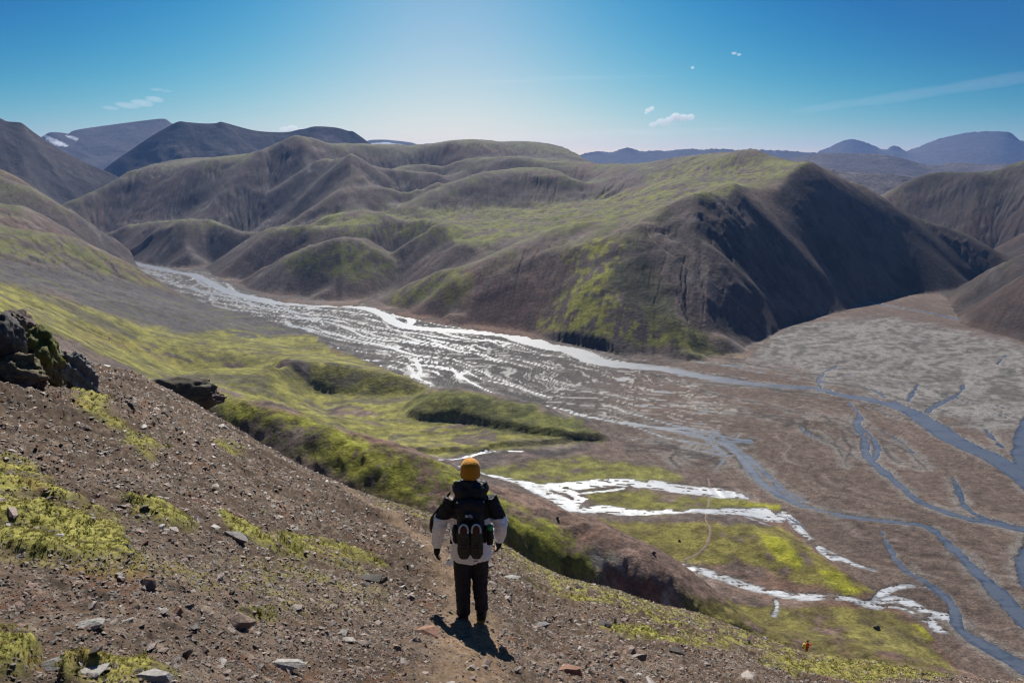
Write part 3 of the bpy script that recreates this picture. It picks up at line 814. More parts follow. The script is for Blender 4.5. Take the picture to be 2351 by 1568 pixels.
# dark scree fan and the yellow-green slopes on the left
fan = R_([(-200,595),(0,602),(200,625),(390,668),(600,735),(740,790),(600,800),(430,775),(250,718),(100,662),(-200,620)], 560, 1000)
C = mixc(C, (0.080, 0.074, 0.074), 0.95 * fan)
moss(0.7 * fan * sstep(0.25, 0.6, fbm(X / 90, Y / 9, 3, 121)), M_OL, M_OL)
lslope = R_([(-300,630),(0,652),(150,692),(330,747),(420,768),(560,752),(700,762),(760,800),(870,842),(990,893),(1010,900),(930,935),(1000,965),(1140,985),(1280,1008),(1410,1012),(1280,1020),(1120,1036),(1010,1050),(870,1042),(760,985),(640,930),(500,915),(330,870),(230,820),(120,760),(-300,650)], 200, 720)
lo_st = fbm(X / 70 + 0.4 * n2, Y / 16 + 0.8 * n2, 2, 122) + 0.25 * n2
moss(0.95 * lslope * sstep(-0.75, -0.25, lo_st + 0.3 * n3), (0.185, 0.165, 0.044), (0.265, 0.232, 0.055))
C = mixc(C, (0.075, 0.064, 0.055), 0.75 * lslope * sstep(0.30, 0.62, lo_st + 0.25 * n3))
moss(0.6 * R_([(140,740),(260,760),(420,820),(520,850),(420,850),(300,810),(180,770)], 300, 620) * patch, M_OR, (0.21, 0.17, 0.04))
mound = R_([(925,938),(960,904),(1000,896),(1060,899),(1150,913),(1250,938),(1330,968),(1410,1006),(1330,1012),(1250,1007),(1130,987),(1050,967),(970,961)], 400, 500)
moss(mound, (0.105, 0.102, 0.034), (0.165, 0.155, 0.042))
# flats
flat1 = R_([(1090,1085),(1180,1062),(1290,1050),(1450,1058),(1540,1085),(1580,1108),(1400,1108),(1250,1118),(1150,1102)], 230, 480)
flat2 = R_([(1330,1125),(1480,1130),(1640,1146),(1790,1152),(1800,1170),(1640,1168),(1480,1178),(1370,1158)], 230, 420)
flat3 = R_([(1130,1118),(1190,1132),(1300,1188),(1620,1202),(1780,1202),(1850,1258),(2015,1355),(1950,1375),(1850,1335),(1700,1295),(1500,1292),(1380,1275),(1230,1215),(1140,1160)], 200, 420)
flat4 = R_([(1560,1365),(1640,1378),(1900,1390),(2050,1402),(2110,1450),(2165,1512),(2200,1545),(2000,1535),(1800,1500),(1600,1440),(1480,1400)], 150, 300)
for f, a, b, k in ((flat1, (0.155, 0.140, 0.040), (0.215, 0.198, 0.048), 0.9), (flat2, (0.155, 0.132, 0.038), (0.20, 0.178, 0.042), 0.95), (flat3, (0.165, 0.130, 0.040), (0.220, 0.185, 0.046), 0.95), (flat4, (0.140, 0.110, 0.040), (0.190, 0.160, 0.042), 0.9)):
    moss(k * f * sstep(-0.6, -0.1, n3 + 0.8 * n2 + 0.25), a, b)
bright = R_([(1745,1225),(1790,1235),(1850,1285),(1830,1300),(1780,1285),(1750,1260)], 200, 420) + R_([(1880,1300),(1930,1310),(1990,1358),(1940,1362),(1890,1335)], 200, 420) + R_([(1690,1152),(1790,1155),(1800,1170),(1720,1168)], 200, 420) + R_([(2080,1425),(2110,1430),(2150,1460),(2130,1470)], 150, 300)
moss(0.85 * bright, (0.26, 0.245, 0.02), (0.34, 0.31, 0.025))
nf_ = fbm(X / 1.6, Y / 1.6, 3, 117) * sstep(330, 230, DD)
# rib: moss on the lit side and crest, raw earth at its lower end
rib = R_([(430,898),(560,922),(700,955),(850,1015),(1060,1075),(1180,1165),(1300,1225),(1400,1280),(1440,1330),(1300,1330),(1150,1270),(1040,1190),(900,1140),(700,1050),(560,1000),(430,960)], 100, 260)
moss(0.95 * rib * sstep(-0.45, -0.05, n3 + 0.5 * n2 + 0.8 * nf_ + 0.15), (0.125, 0.125, 0.022), (0.25, 0.235, 0.030))
earth = R_([(1350,1262),(1430,1290),(1520,1345),(1590,1405),(1520,1410),(1440,1380),(1400,1350)], 100, 190)
C = mixc(C, (0.30, 0.285, 0.27), 0.9 * earth); C = mixc(C, (0.16, 0.085, 0.055), earth * sstep(0.0, 0.4, n3 + 0.6 * n2))
C = C * np.clip(1 + 0.25 * nf_ + 0.30 * n5 * sstep(900, 500, DD) + 0.22 * n3 + 0.12 * n2, 0.35, 1.8)[..., None]
# riverbed
isbed &= ~((lslope > 0.5) | (mound > 0.5))
bedm = isbed.astype(np.float32)
B = np.empty((NR, NA, 3), np.float32); B[:] = (0.068, 0.063, 0.060)
brown = sstep(1150, 1650, PX + 0.9 * (PY - 900)) 
B = mixc(B, (0.122, 0.090, 0.074), brown)
B = B * (1 + 0.10 * st2F + 0.16 * stF + 0.25 * n5 * sstep(900, 400, DD) + 0.15 * n2)[..., None]
pale = region([(1700,830),(1800,752),(1950,728),(2100,735),(2351,795),(2600,860),(2600,1000),(2351,985),(2250,985),(2100,940),(2000,905),(1890,880),(1850,850)], 400, 1000)
_ca, _sa = math.cos(0.62), math.sin(0.62)
_wu = X * _ca + Y * _sa + 18 * fbm(X / 60, Y / 60, 3, 133); _wv = -X * _sa + Y * _ca + 22 * fbm(X / 75 + 4, Y / 75, 3, 134)
mott = sstep(-0.55, 0.5, 0.7 * fbm(_wu / 60, _wv / 14.0, 3, 131, 0.66) + 0.75 * fbm(X / 8, Y / 8, 3, 132) + 0.05)
pale = blur(blur(pale, 7.0, 0), 9.0, 1); pale = sstep(0.25, 0.75, pale + 0.22 * fbm(X / 30, Y / 14, 4, 135))
B = mixc(B, (0.098, 0.092, 0.087), pale * 0.9); B = mixc(B, (0.225, 0.208, 0.196), pale * mott * 0.9)
B = mixc(B, (0.26, 0.24, 0.23), 0.22 * sstep(0.5, 0.95, stF + 0.3 * st2F) * (1 - pale))
silt = sstep(-5.0, -1.5, np.maximum(frF, fdF) + 1.6 * n3) 
B = mixc(B, (0.195, 0.180, 0.166), 0.62 * silt * (1 - 0.5 * pale) * sstep(-0.5, 0.4, n3 + n2 + 0.2))
B = mixc(B, (0.056, 0.051, 0.048), 0.75 * sstep(-0.6, 0.3, fdF))
B = mixc(B, (0.050, 0.047, 0.047), 0.6 * sstep(-1.2, 0.5, frF))
C = C * (1 - bedm[..., None]) + B * bedm[..., None]
C = mixc(C, (0.06, 0.055, 0.05), 0.6 * sstep(-0.8, 0.3, fsF))
WETA = np.clip(bedm * (0.75 * wetF * sstep(-0.1, -0.55, stF + 0.5 * st2F) + 0.6 * sstep(-1.2, 0.4, frF)), 0, 1)
WETA = np.maximum(WETA, 0.6 * sstep(-0.7, 0.3, fsF))

M_TERR = ground_mat('hill_ground', [0.05, 0.3, 1.2], [0.20, 0.32, 0.36], 0.8, 0.22, 0.92, 0.10, 1.6)
nt = M_TERR.node_tree; bs = nt.nodes['Principled BSDF']
at = nt.nodes.new('ShaderNodeAttribute'); at.attribute_name = 'Wet'
nt.links.new(math_node(nt, 'SUBTRACT', 0.92, math_node(nt, 'MULTIPLY', at.outputs['Fac'], 0.45)), bs.inputs['Roughness'])
nt.links.new(math_node(nt, 'ADD', 0.12, math_node(nt, 'MULTIPLY', at.outputs['Fac'], 0.5)), bs.inputs['Specular IOR Level'])
P3 = np.stack([X, Y, Z], -1).reshape(-1, 3)
def grid_normals(X, Y, Z):
    P = np.stack([X, Y, Z], -1)
    du = np.gradient(P, axis=1); dv = np.gradient(P, axis=0)
    n = np.cross(du, dv); n /= np.linalg.norm(n, axis=-1, keepdims=True)
    return np.where(n[..., 2:] < 0, -n, n)
NRM = grid_normals(X, Y, Z).reshape(-1, 3).astype(np.float32)
FA = grid_faces(NR, NA)
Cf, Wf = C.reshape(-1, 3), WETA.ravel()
zone = np.full(X.shape, 3)                                                # 3 hills beyond the river
zone[(PX < 420) & (DD > 620)] = 4                                         # slopes on the left
zone[(PX > 1330) & (DD > 540)] = 5                                        # the brown hill
zone[(PX > 2030) & ((DD > 1250) | ((PX > 2170) & (PY > 560)))] = 6        # hills at the right edge
zone[(DD < 720) & (PX < 1330) & (Z < -60) & ~((PX > 840) & (DD > 640))] = 2   # green flats and fans
zone[(DD < 330) & (PX > 1000)] = 2
zone[DD < 215] = 1                                                        # foot of the near slope
zone[isbed] = 0
zf = zone.reshape(-1)[FA].max(1)
for k, nm in enumerate(('riverbed', 'lower_slope', 'meadow', 'hill', 'hill', 'hill', 'hill')):
    f = FA[zf == k]
    if not len(f): continue
    u, f = compact(P3, f)
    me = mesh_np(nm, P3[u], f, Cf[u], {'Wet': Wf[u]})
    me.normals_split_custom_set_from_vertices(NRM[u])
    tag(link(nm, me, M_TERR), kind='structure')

# ----------------------------------------------------------------- water
def water_mat(name, rough, bump, bscale, base, foam_glint, stretch):
    m, nt, b = new_mat(name)
    tc = nt.nodes.new('ShaderNodeTexCoord')
    mp = nt.nodes.new('ShaderNodeMapping'); mp.inputs['Scale'].default_value = stretch; mp.inputs['Rotation'].default_value = (0, 0, 0.25)
    nt.links.new(tc.outputs['Object'], mp.inputs['Vector'])
    b.inputs['IOR'].default_value = 1.33; b.inputs['Specular IOR Level'].default_value = 0.85
    n = noise_node(nt, bscale, 4, 0.6, mp.outputs['Vector'])
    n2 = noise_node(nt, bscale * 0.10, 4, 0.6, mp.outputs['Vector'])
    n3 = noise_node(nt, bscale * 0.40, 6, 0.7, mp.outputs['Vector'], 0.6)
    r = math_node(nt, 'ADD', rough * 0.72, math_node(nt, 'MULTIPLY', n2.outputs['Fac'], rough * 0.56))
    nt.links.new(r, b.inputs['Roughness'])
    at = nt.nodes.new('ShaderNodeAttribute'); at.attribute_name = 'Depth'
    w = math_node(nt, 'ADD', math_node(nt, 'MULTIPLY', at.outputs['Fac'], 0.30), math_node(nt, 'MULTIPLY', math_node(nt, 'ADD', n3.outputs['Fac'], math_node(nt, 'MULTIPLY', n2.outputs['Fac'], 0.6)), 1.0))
    c = ramp_node(nt, w, [(0.70, base), (0.95, tuple(v + foam_glint * 0.45 for v in base)), (1.15, tuple(v + foam_glint * k for v, k in zip(base, (0.72, 0.74, 0.78))))])  # white patches: foam, with the sun's glitter painted into the colour
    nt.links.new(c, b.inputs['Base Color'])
    bp = nt.nodes.new('ShaderNodeBump'); bp.inputs['Strength'].default_value = bump; bp.inputs['Distance'].default_value = 0.12
    nt.links.new(n.outputs['Fac'], bp.inputs['Height']); nt.links.new(bp.outputs['Normal'], b.inputs['Normal'])
    return m
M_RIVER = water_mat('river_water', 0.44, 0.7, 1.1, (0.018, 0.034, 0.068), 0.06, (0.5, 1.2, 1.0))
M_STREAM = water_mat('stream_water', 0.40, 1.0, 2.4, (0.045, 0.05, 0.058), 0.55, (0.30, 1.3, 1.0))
def water_mesh(name, field, level, thr, mat, dep):
    m = field > thr
    fm = m[:-1, :-1] | m[1:, :-1] | m[:-1, 1:] | m[1:, 1:]
    f = grid_faces(NR, NA, fm)
    u, f = compact(P3, f)
    co = np.stack([X.ravel()[u], Y.ravel()[u], level.ravel()[u]], -1)
    return tag(link(name, mesh_np(name, co, f, attrs={'Depth': np.clip(dep.ravel()[u], 0, 2) / 2}), mat), kind='structure')
lowbed = isbed & (Z < WLEV + 0.03)
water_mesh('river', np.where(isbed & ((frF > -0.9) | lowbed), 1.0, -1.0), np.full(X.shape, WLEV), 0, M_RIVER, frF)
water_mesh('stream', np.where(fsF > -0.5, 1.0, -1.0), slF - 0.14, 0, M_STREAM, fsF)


# ----------------------------------------------------------------- far mountains
M_FAR = ground_mat('mountain_rock', [0.004, 0.02, 0.08], [0.2, 0.25, 0.25], 0.6, 0.02, 0.95, 0.1, 12.0)
def mountain(name, pts, d, slope, gully, gfreq, seed, c0, c1, snow=None, jag=0.0, depth=None, n=2.2):
    """a ridge with its own distance, its front and back falling away in spurs and gullies"""
    pts = smooth_line(pts, 4)
    px = np.array([p[0] for p in pts]); py = np.array([p[1] for p in pts])
    xs = np.arange(px[0], px[-1], n * 1.6)
    ys = np.interp(xs, px, py)
    ys = ys + jag * fbm(xs / 9.0, xs * 0 + seed, 4, seed)
    az = np.array([ray(a, b)[0] for a, b in zip(xs, ys)]); te = np.array([ray(a, b)[1] for a, b in zip(xs, ys)])
    zr = te * d
    depth = depth or (zr.max() + 200) / math.tan(math.radians(slope)) * 1.15
    v = np.concatenate([-np.linspace(1, 0, 64) ** 1.4 * depth, np.linspace(0.03, 1, 12) ** 1.5 * depth * 0.7])
    S, A_ = np.meshgrid(v, az, indexing='ij')
    zb = blur(zr, 4.0, 0); zb2 = blur(zr, 18.0, 0)
    k1 = np.clip(np.abs(S) / (0.05 * depth), 0, 1); k2 = np.clip(np.abs(S) / (0.5 * depth), 0, 1)
    ZR = (zr[None] * (1 - k1) + zb[None] * k1) * (1 - k2) + zb2[None] * k2
    U = A_ * d
    w_ = np.abs(S)
    g1 = ridged((U + 0.25 * S + 0.15 * depth * fbm(U / depth, S / depth, 2, seed + 3)) / gfreq, S / (gfreq * 1.6), 4, seed + 1)
    fall = w_ * math.tan(math.radians(slope)) * (1.08 - 0.22 * w_ / depth)
    Zm = ZR - fall + gully * np.minimum(w_ / (0.3 * depth), 1) * (g1 - 0.9) * 0.16
    Dm = d + S
    Xm, Ym = Dm * np.sin(A_), Dm * np.cos(A_)
    cn = fbm(Xm / (gfreq * 1.6), Ym / (gfreq * 1.6), 4, seed + 5)
    Cm = np.empty(Xm.shape + (3,), np.float32); Cm[:] = c0
    Cm = mixc(Cm, c1, sstep(-0.4, 0.5, cn + 0.4 * (g1 - 0.9)))
    if snow:
        pxm, pym = project(Xm, Ym, Zm)
        for poly in snow:
            sm = poly_mask(pxm + 3 * cn, pym + 1.2 * fbm(Xm / gfreq, Ym / (gfreq * .3), 3, seed + 8), poly) & (S <= 0)
            Cm[sm] = (0.85, 0.87, 0.9)
    me = mesh_np(name, np.stack([Xm, Ym, Zm], -1).reshape(-1, 3), grid_faces(*S.shape), Cm.reshape(-1, 3))
    return tag(link(name, me, M_FAR), kind='structure')
DK, DK2 = (0.036, 0.032, 0.033), (0.075, 0.062, 0.058)
mountain('mountain', [(-260,300),(-160,262),(-60,255),(0,272),(15,279),(40,281),(52,284),(75,302),(110,326),(150,350),(190,370),(230,388),(262,402),(300,424),(330,445)], 2500, 30, 40, 120, 201, DK, DK2)
mountain('mountain', [(235,392),(262,371),(300,345),(340,318),(375,297),(408,280),(430,281),(470,284),(497,283),(507,280),(530,286),(570,297),(600,302),(635,304),(665,303),(685,298),(700,296),(720,291),(745,291),(775,294),(800,301),(810,302),(830,315),(850,330),(875,345),(900,356),(940,372)], 3300, 31, 60, 130, 211, DK, DK2)
mountain('mountain', [(60,330),(90,318),(103,310),(118,304),(150,306),(157,308),(165,302),(185,297),(240,289),(300,281),(340,276),(376,273),(392,282),(420,300),(460,330),(520,370)], 5600, 24, 60, 320, 221, (0.075, 0.065, 0.066), (0.10, 0.085, 0.08),
         snow=[[(100,308),(130,322),(150,330),(160,338),(130,334),(108,322)],[(150,312),(170,314),(182,318),(176,324),(160,318)]])
mountain('mountain', [(800,345),(840,326),(850,322),(880,321),(905,323),(940,327),(955,331),(968,338),(990,352),(1030,372)], 6500, 22, 40, 260, 231, (0.10, 0.095, 0.09), (0.12, 0.11, 0.1),
         snow=[[(850,330),(880,327),(905,331),(925,334),(930,345),(900,352),(860,345)]])
BL, BL2 = (0.085, 0.075, 0.075), (0.13, 0.11, 0.105)
mountain('mountain', [(1290,372),(1330,357),(1345,352),(1375,348),(1403,350),(1425,343),(1442,339),(1455,343),(1475,348),(1500,346),(1530,347),(1560,344),(1590,342),(1610,344),(1640,342),(1670,343),(1700,345),(1720,342),(1760,345),(1800,346),(1850,350),(1900,352),(1960,358),(2020,366),(2100,380)], 7000, 22, 30, 600, 241, BL, BL, jag=2.0)
mountain('mountain', [(1860,362),(1880,348),(1905,338),(1930,326),(1955,320),(1975,324),(2000,332),(2030,344),(2045,337),(2053,335),(2065,338),(2080,347),(2110,337),(2150,321),(2190,311),(2230,304),(2270,302),(2310,303),(2325,308),(2340,322),(2355,326),(2420,350),(2520,372)], 9000, 24, 30, 900, 251, BL, BL, jag=1.5)
mountain('mountain', [(1760,378),(1800,368),(1850,358),(1900,352),(1950,352),(2010,354),(2060,360),(2100,372),(2140,380),(2200,373),(2260,378),(2310,376),(2351,372),(2420,365),(2540,352)], 4600, 20, 50, 420, 261, BL, BL2, jag=1.5)
mountain('mountain', [(1850,392),(1900,388),(1950,396),(2000,398),(2060,402),(2110,408),(2180,412),(2260,416)], 2900, 26, 40, 90, 271, (0.13, 0.11, 0.10), (0.20, 0.165, 0.145), jag=1.5)
# land beyond everything
gm = ground_mat('far_ground', [0.0005, 0.004], [0.2, 0.2], 0.2, 0.02, 0.95, 0.1)
gc = np.array([[-15000, -15000, -235], [15000, -15000, -235], [15000, 15000, -235], [-15000, 15000, -235]], float)
tag(link('ground', mesh_np('ground', gc, np.array([[0, 1, 2, 3]]), np.full((4, 3), 0.10)), gm), kind='structure')

# ----------------------------------------------------------------- the slope under the camera
UT = np.array([-2.0, -1.0, -0.5869, -0.5431, -0.5191, -0.4644, -0.433, -0.403, -0.3738, -0.3333, -0.2921, -0.2399, -0.1939, -0.1512, -0.1171, -0.0612, -0.0093, 0.0275, 0.0536, 0.0988, 0.1369, 0.1785, 0.2204, 0.2656, 0.4522, 0.6884, 1.0, 2.0])
TT = np.array([0.16, 0.15, 0.2573, 0.2674, 0.2762, 0.31, 0.3293, 0.3475, 0.3704, 0.3969, 0.4189, 0.4452, 0.465, 0.4794, 0.4918, 0.5141, 0.5408, 0.5663, 0.5799, 0.5964, 0.6073, 0.6218, 0.6357, 0.6445, 0.7161, 0.7504, 0.77, 0.8]) - 0.053
KN = 1.6 / 3600
US_ = np.linspace(-2, 2, 1601)
TS_ = np.interp(US_, UT, TT); TS_ = blur(TS_, 6.0, 0)
PATH = [(1085,1600),(1085,1500),(1078,1440),(1060,1380),(1030,1320),(1010,1280),(985,1255),(930,1225),(880,1190),(820,1150),(760,1115)]
def near_base(x, y):
    d = np.hypot(x, y)
    u = x / np.maximum(y, 0.05)
    t = np.interp(u, US_, TS_)
    ys = np.maximum(y, 0.0)
    z = -1.62 - ys * t - KN * d * d
    far = np.clip(d - np.interp(u, [-.6, .3, .7], [62, 66, 78]), 0, None)
    return z - 0.028 * far ** 2 / (1 + 0.02 * far)
NRN, NAN_ = 470, 900
LN = np.linspace(math.log(1.1), math.log(112), NRN); AN = np.linspace(-0.98, 0.92, NAN_)
dn, an = np.meshgrid(np.exp(LN), AN, indexing='ij')
xn, yn = dn * np.sin(an), dn * np.cos(an)
def near_shape(x, y):
    d = np.hypot(x, y)
    z0 = near_base(x, y)
    px, py = project(x, y, z0)
    k = 0.25 + 0.75 * sstep(4, 16, d)
    sx_, sy_ = (x * 0.72 - y * 0.69), (x * 0.69 + y * 0.72)          # across / down the slope
    z = z0 + k * 0.26 * fbm(x / 7.5, y / 7.5, 3, 301) + k * 0.16 * ridged(sx_ / 2.6 + 0.5 * fbm(x / 5, y / 5, 2, 302), sy_ / 9.0, 3, 303)
    return z, px, py
zn, pxn, pyn = near_shape(xn, yn)
pxj = pxn + 26 * fbm(xn / 2.0, yn / 2.0, 4, 311) + 10 * fbm(xn / 0.4, yn / 0.4, 3, 312)
pyj = pyn + 16 * fbm(xn / 2.0 + 7, yn / 2.0, 4, 313) + 8 * fbm(xn / 0.4 + 3, yn / 0.4, 3, 314)
def nreg(poly, sig=1.5):
    return blur(blur(poly_mask(pxj, pyj, poly).astype(np.float32), sig, 0), sig, 1)
MOSS_N = [
    [(-300,1040),(0,1062),(60,1072),(130,1112),(200,1152),(262,1192),(305,1262),(350,1312),(300,1342),(200,1332),(120,1312),(0,1300),(-300,1280)],
    [(285,1148),(340,1172),(420,1203),(475,1226),(400,1232),(320,1200)],
    [(480,1178),(560,1208),(640,1248),(760,1262),(860,1278),(895,1322),(830,1312),(700,1292),(600,1268),(520,1232)],
    [(40,770),(115,788),(145,860),(205,920),(300,980),(375,1042),(340,1042),(250,972),(150,912),(70,850)],
    [(468,1003),(520,1022),(565,1057),(520,1045)],
    [(-100,1470),(70,1478),(105,1530),(60,1568),(-100,1580)],
    [(540,1402),(640,1402),(660,1416),(560,1424)],
    [(1255,1368),(1330,1376),(1400,1400),(1350,1412),(1270,1396)],
    [(1340,1452),(1480,1462),(1600,1480),(1690,1500),(1560,1502),(1400,1485)],
    [(150,1545),(320,1530),(420,1560),(300,1590),(150,1590)],
    [(1720,1520),(1950,1530),(2200,1560),(2000,1572),(1800,1560)],
]
mossn = np.zeros(xn.shape, np.float32)
for p in MOSS_N: mossn = np.maximum(mossn, nreg(p))
thin = nreg([(1120,1235),(1200,1262),(1300,1300),(1420,1345),(1560,1398),(1720,1450),(1900,1490),(2150,1545),(1900,1545),(1650,1490),(1480,1445),(1330,1400),(1230,1345),(1150,1290)], 3)
thin = np.maximum(thin, 0.8 * nreg([(860,1120),(960,1150),(1010,1190),(1000,1230),(930,1200),(850,1160)], 3))
thin2 = nreg([(300,1290),(520,1290),(760,1310),(880,1340),(900,1400),(700,1400),(480,1360),(340,1330)], 4) * 0.5
holes = sstep(0.05, 0.35, fbm(xn / 0.55, yn / 0.55, 3, 321))
mossn = mossn * (1 - 0.75 * holes * sstep(0.2, 0.9, mossn))
cush = np.abs(fbm(xn / 0.8, yn / 0.8, 3, 322))
zn = zn + mossn * (0.04 + 0.15 * cush) + 0.028 * np.clip(dn / 7, 0.5, 2.2) * ridged(xn / (0.22 * 1.0), yn / 0.22, 2, 331) * (1 - mossn) + 0.02 * np.clip(dn / 7, 0.5, 2.5) * fbm(xn / 0.09, yn / 0.09, 2, 333)
pathw = []
for a_, b_ in PATH:
    az, te = ray(a_, b_)
    # where the view line meets the slope
    ds = np.linspace(2, 60, 1500); zz = near_base(ds * math.sin(az), ds * math.cos(az))
    h = np.nonzero(te * ds < zz)[0]
    dd_ = ds[h[0]] if len(h) else 40
    pathw.append((dd_ * math.sin(az), dd_ * math.cos(az)))
pd, _, _, _ = line_dist(xn, yn, smooth_line(pathw, 4))
pathm = sstep(0.55, 0.15, pd + 0.15 * fbm(xn / 0.6, yn / 0.6, 3, 341))
m1 = fbm(xn / 3.0, yn / 3.0, 4, 351); m2 = fbm(xn / 0.7, yn / 0.7, 3, 352); m3 = fbm(xn / 0.16, yn / 0.16, 3, 353); m4 = fbm(xn / 0.06, yn / 0.06, 2, 354)
CN = np.empty(xn.shape + (3,), np.float32); CN[:] = (0.150, 0.108, 0.086)
CN = mixc(CN, (0.185, 0.140, 0.118), sstep(-0.2, 0.5, m1))
CN = mixc(CN, (0.095, 0.078, 0.070), sstep(0.0, 0.6, m2 - 0.3 * m1))
CN = mixc(CN, (0.17, 0.092, 0.060), 0.7 * sstep(0.2, 0.6, m2 + 0.5 * m3))
CN = mixc(CN, (0.30, 0.255, 0.225), 0.8 * sstep(0.35, 0.7, m3 + 0.3 * m4))
CN = mixc(CN, (0.055, 0.046, 0.040), 0.8 * sstep(0.3, 0.65, -m3 + 0.4 * m4))
CN = mixc(CN, (0.30, 0.22, 0.165), 0.8 * pathm)
mg = np.asarray((0.22, 0.195, 0.055), np.float32) + (np.asarray((0.34, 0.305, 0.085)) - np.asarray((0.22, 0.195, 0.055))).astype(np.float32) * sstep(-0.4, 0.4, m2 + 0.5 * m3)[..., None]
mg = mg * np.asarray((0.84, 0.88, 0.86), np.float32)
wm = np.clip(mossn * 1.15 * sstep(-0.75, -0.25, m3 + 0.3 * m4 + 0.1), 0, 1)
wt = np.clip((thin * 0.85 + thin2) * sstep(-0.15, 0.3, m2 + 0.7 * m3), 0, 0.9)
CN = CN * np.asarray((0.62, 0.59, 0.52), np.float32) * np.clip(1 + 0.3 * m1[..., None] + 0.15 * m2[..., None], 0.5, 1.5)
CN = CN + (mg - CN) * wm[..., None]
CN = CN + (mg * 0.85 - CN) * wt[..., None]
CN = mixc(CN, (0.16, 0.095, 0.035), 0.6 * mossn * sstep(0.35, 0.7, m2 - 0.3 * m1))
#NEARMAT
M_NEAR = ground_mat('slope_ground', [1.6, 9.0, 38.0], [0.15, 0.35, 0.45], 0.7, 24.0, 0.95, 0.1, 0.03)
me = mesh_np('hillside', np.stack([xn, yn, zn], -1).reshape(-1, 3), grid_faces(NRN, NAN_), CN.reshape(-1, 3))
tag(link('hillside', me, M_NEAR), kind='structure')
def near_z(x, y):
    """height of the built slope at a point"""
    r = np.hypot(x, y); a = np.arctan2(x, y)
    i = np.clip((np.log(r) - LN[0]) / (LN[1] - LN[0]), 0, NRN - 1.001); j = np.clip((a - AN[0]) / (AN[1] - AN[0]), 0, NAN_ - 1.001)
    i0_ = np.floor(i).astype(int); j0_ = np.floor(j).astype(int); fi = i - i0_; fj = j - j0_
    return (zn[i0_, j0_] * (1 - fi) * (1 - fj) + zn[i0_ + 1, j0_] * fi * (1 - fj) + zn[i0_, j0_ + 1] * (1 - fi) * fj + zn[i0_ + 1, j0_ + 1] * fi * fj)
def near_hit(px, py):
    """where the view line through a photo point meets the slope"""
    az, te = ray(px, py)
    ds = np.exp(np.linspace(math.log(1.5), math.log(100), 4000))
    zz = near_z(ds * math.sin(az), ds * math.cos(az))
    h = np.nonzero(te * ds < zz)[0]
    d = ds[h[0]] if len(h) else 60.0
    x, y = d * math.sin(az), d * math.cos(az)
    return Vector((x, y, float(near_z(np.array([x]), np.array([y]))[0])))

# ----------------------------------------------------------------- trodden paths
def terrain_z(x, y):
    r = np.hypot(x, y); a = np.arctan2(x, y)
    i = np.interp(np.log(r), LNS, np.arange(NR)); j = np.clip((a - AZ0) / (AZS[1] - AZS[0]), 0, NA - 1.001)
    i = np.clip(i, 0, NR - 1.001); i0_ = np.floor(i).astype(int); j0_ = np.floor(j).astype(int); fi = i - i0_; fj = j - j0_
    return (Z[i0_, j0_] * (1 - fi) * (1 - fj) + Z[i0_ + 1, j0_] * fi * (1 - fj) + Z[i0_, j0_ + 1] * (1 - fi) * fj + Z[i0_ + 1, j0_ + 1] * fi * fj)
def terrain_hit(px, py):
    az, te = ray(px, py)
    ds = np.exp(np.linspace(math.log(160), math.log(2400), 6000))
    h = np.nonzero(te * ds < terrain_z(ds * math.sin(az), ds * math.cos(az)))[0]
    d = ds[h[0]] if len(h) else 300.0
    return d * math.sin(az), d * math.cos(az)
M_PATH = plain_mat('trodden_earth', (0.20, 0.150, 0.120), 0.95, 0.1, 0.3, 0.8)
def path(pts, w):
    L = np.array(smooth_line([terrain_hit(*p) for p in pts], 10))
    t = np.gradient(L, axis=0); t /= np.linalg.norm(t, axis=1, keepdims=True) + 1e-9
    nrm = np.stack([-t[:, 1], t[:, 0]], -1)
    ww = w * (1 + 0.5 * fbm(np.arange(len(L)) / 5.0, np.zeros(len(L)), 3, 77))
    V = []
    for off in (-1, -0.33, 0.33, 1):
        q = L + nrm * (ww * off * 0.5)[:, None]
        V.append(np.concatenate([q, (terrain_z(q[:, 0], q[:, 1]) + (0.14 if abs(off) < 1 else -0.05))[:, None]], 1))
    co = np.stack(V, 0)
    tag(link('path', mesh_np('path', co.reshape(-1, 3), grid_faces(4, len(L))), M_PATH), kind='structure')
path([(1626,1098),(1630,1125),(1628,1150),(1624,1172),(1621,1194),(1630,1212),(1629,1232),(1620,1254),(1600,1272),(1570,1286)], 1.3)
path([(1490,512),(1487,530),(1494,545),(1507,560),(1535,583),(1563,606),(1600,632),(1640,656),(1680,684),(1713,708)], 2.0)
for q, (bx_, by_, bw_, lb_) in enumerate([(2012, 1443, 13, 'dark boulder alone on the green toe of the slope at the lower right'), (1500, 1272, 11, 'dark boulder on the olive flat left of the footpath'),
                                  (1278, 1290, 9, 'small dark boulder on the crest beside the shaded bank'), (1560, 1243, 7, 'tiny boulder on the flat just above the olive hollow')]):
    BOULDERS_LATER = globals().setdefault('BOULDERS_LATER', []); BOULDERS_LATER.append((bx_, by_, bw_, lb_, q))
path([(1640,1335),(1680,1352),(1720,1368),(1760,1380)], 0.9)

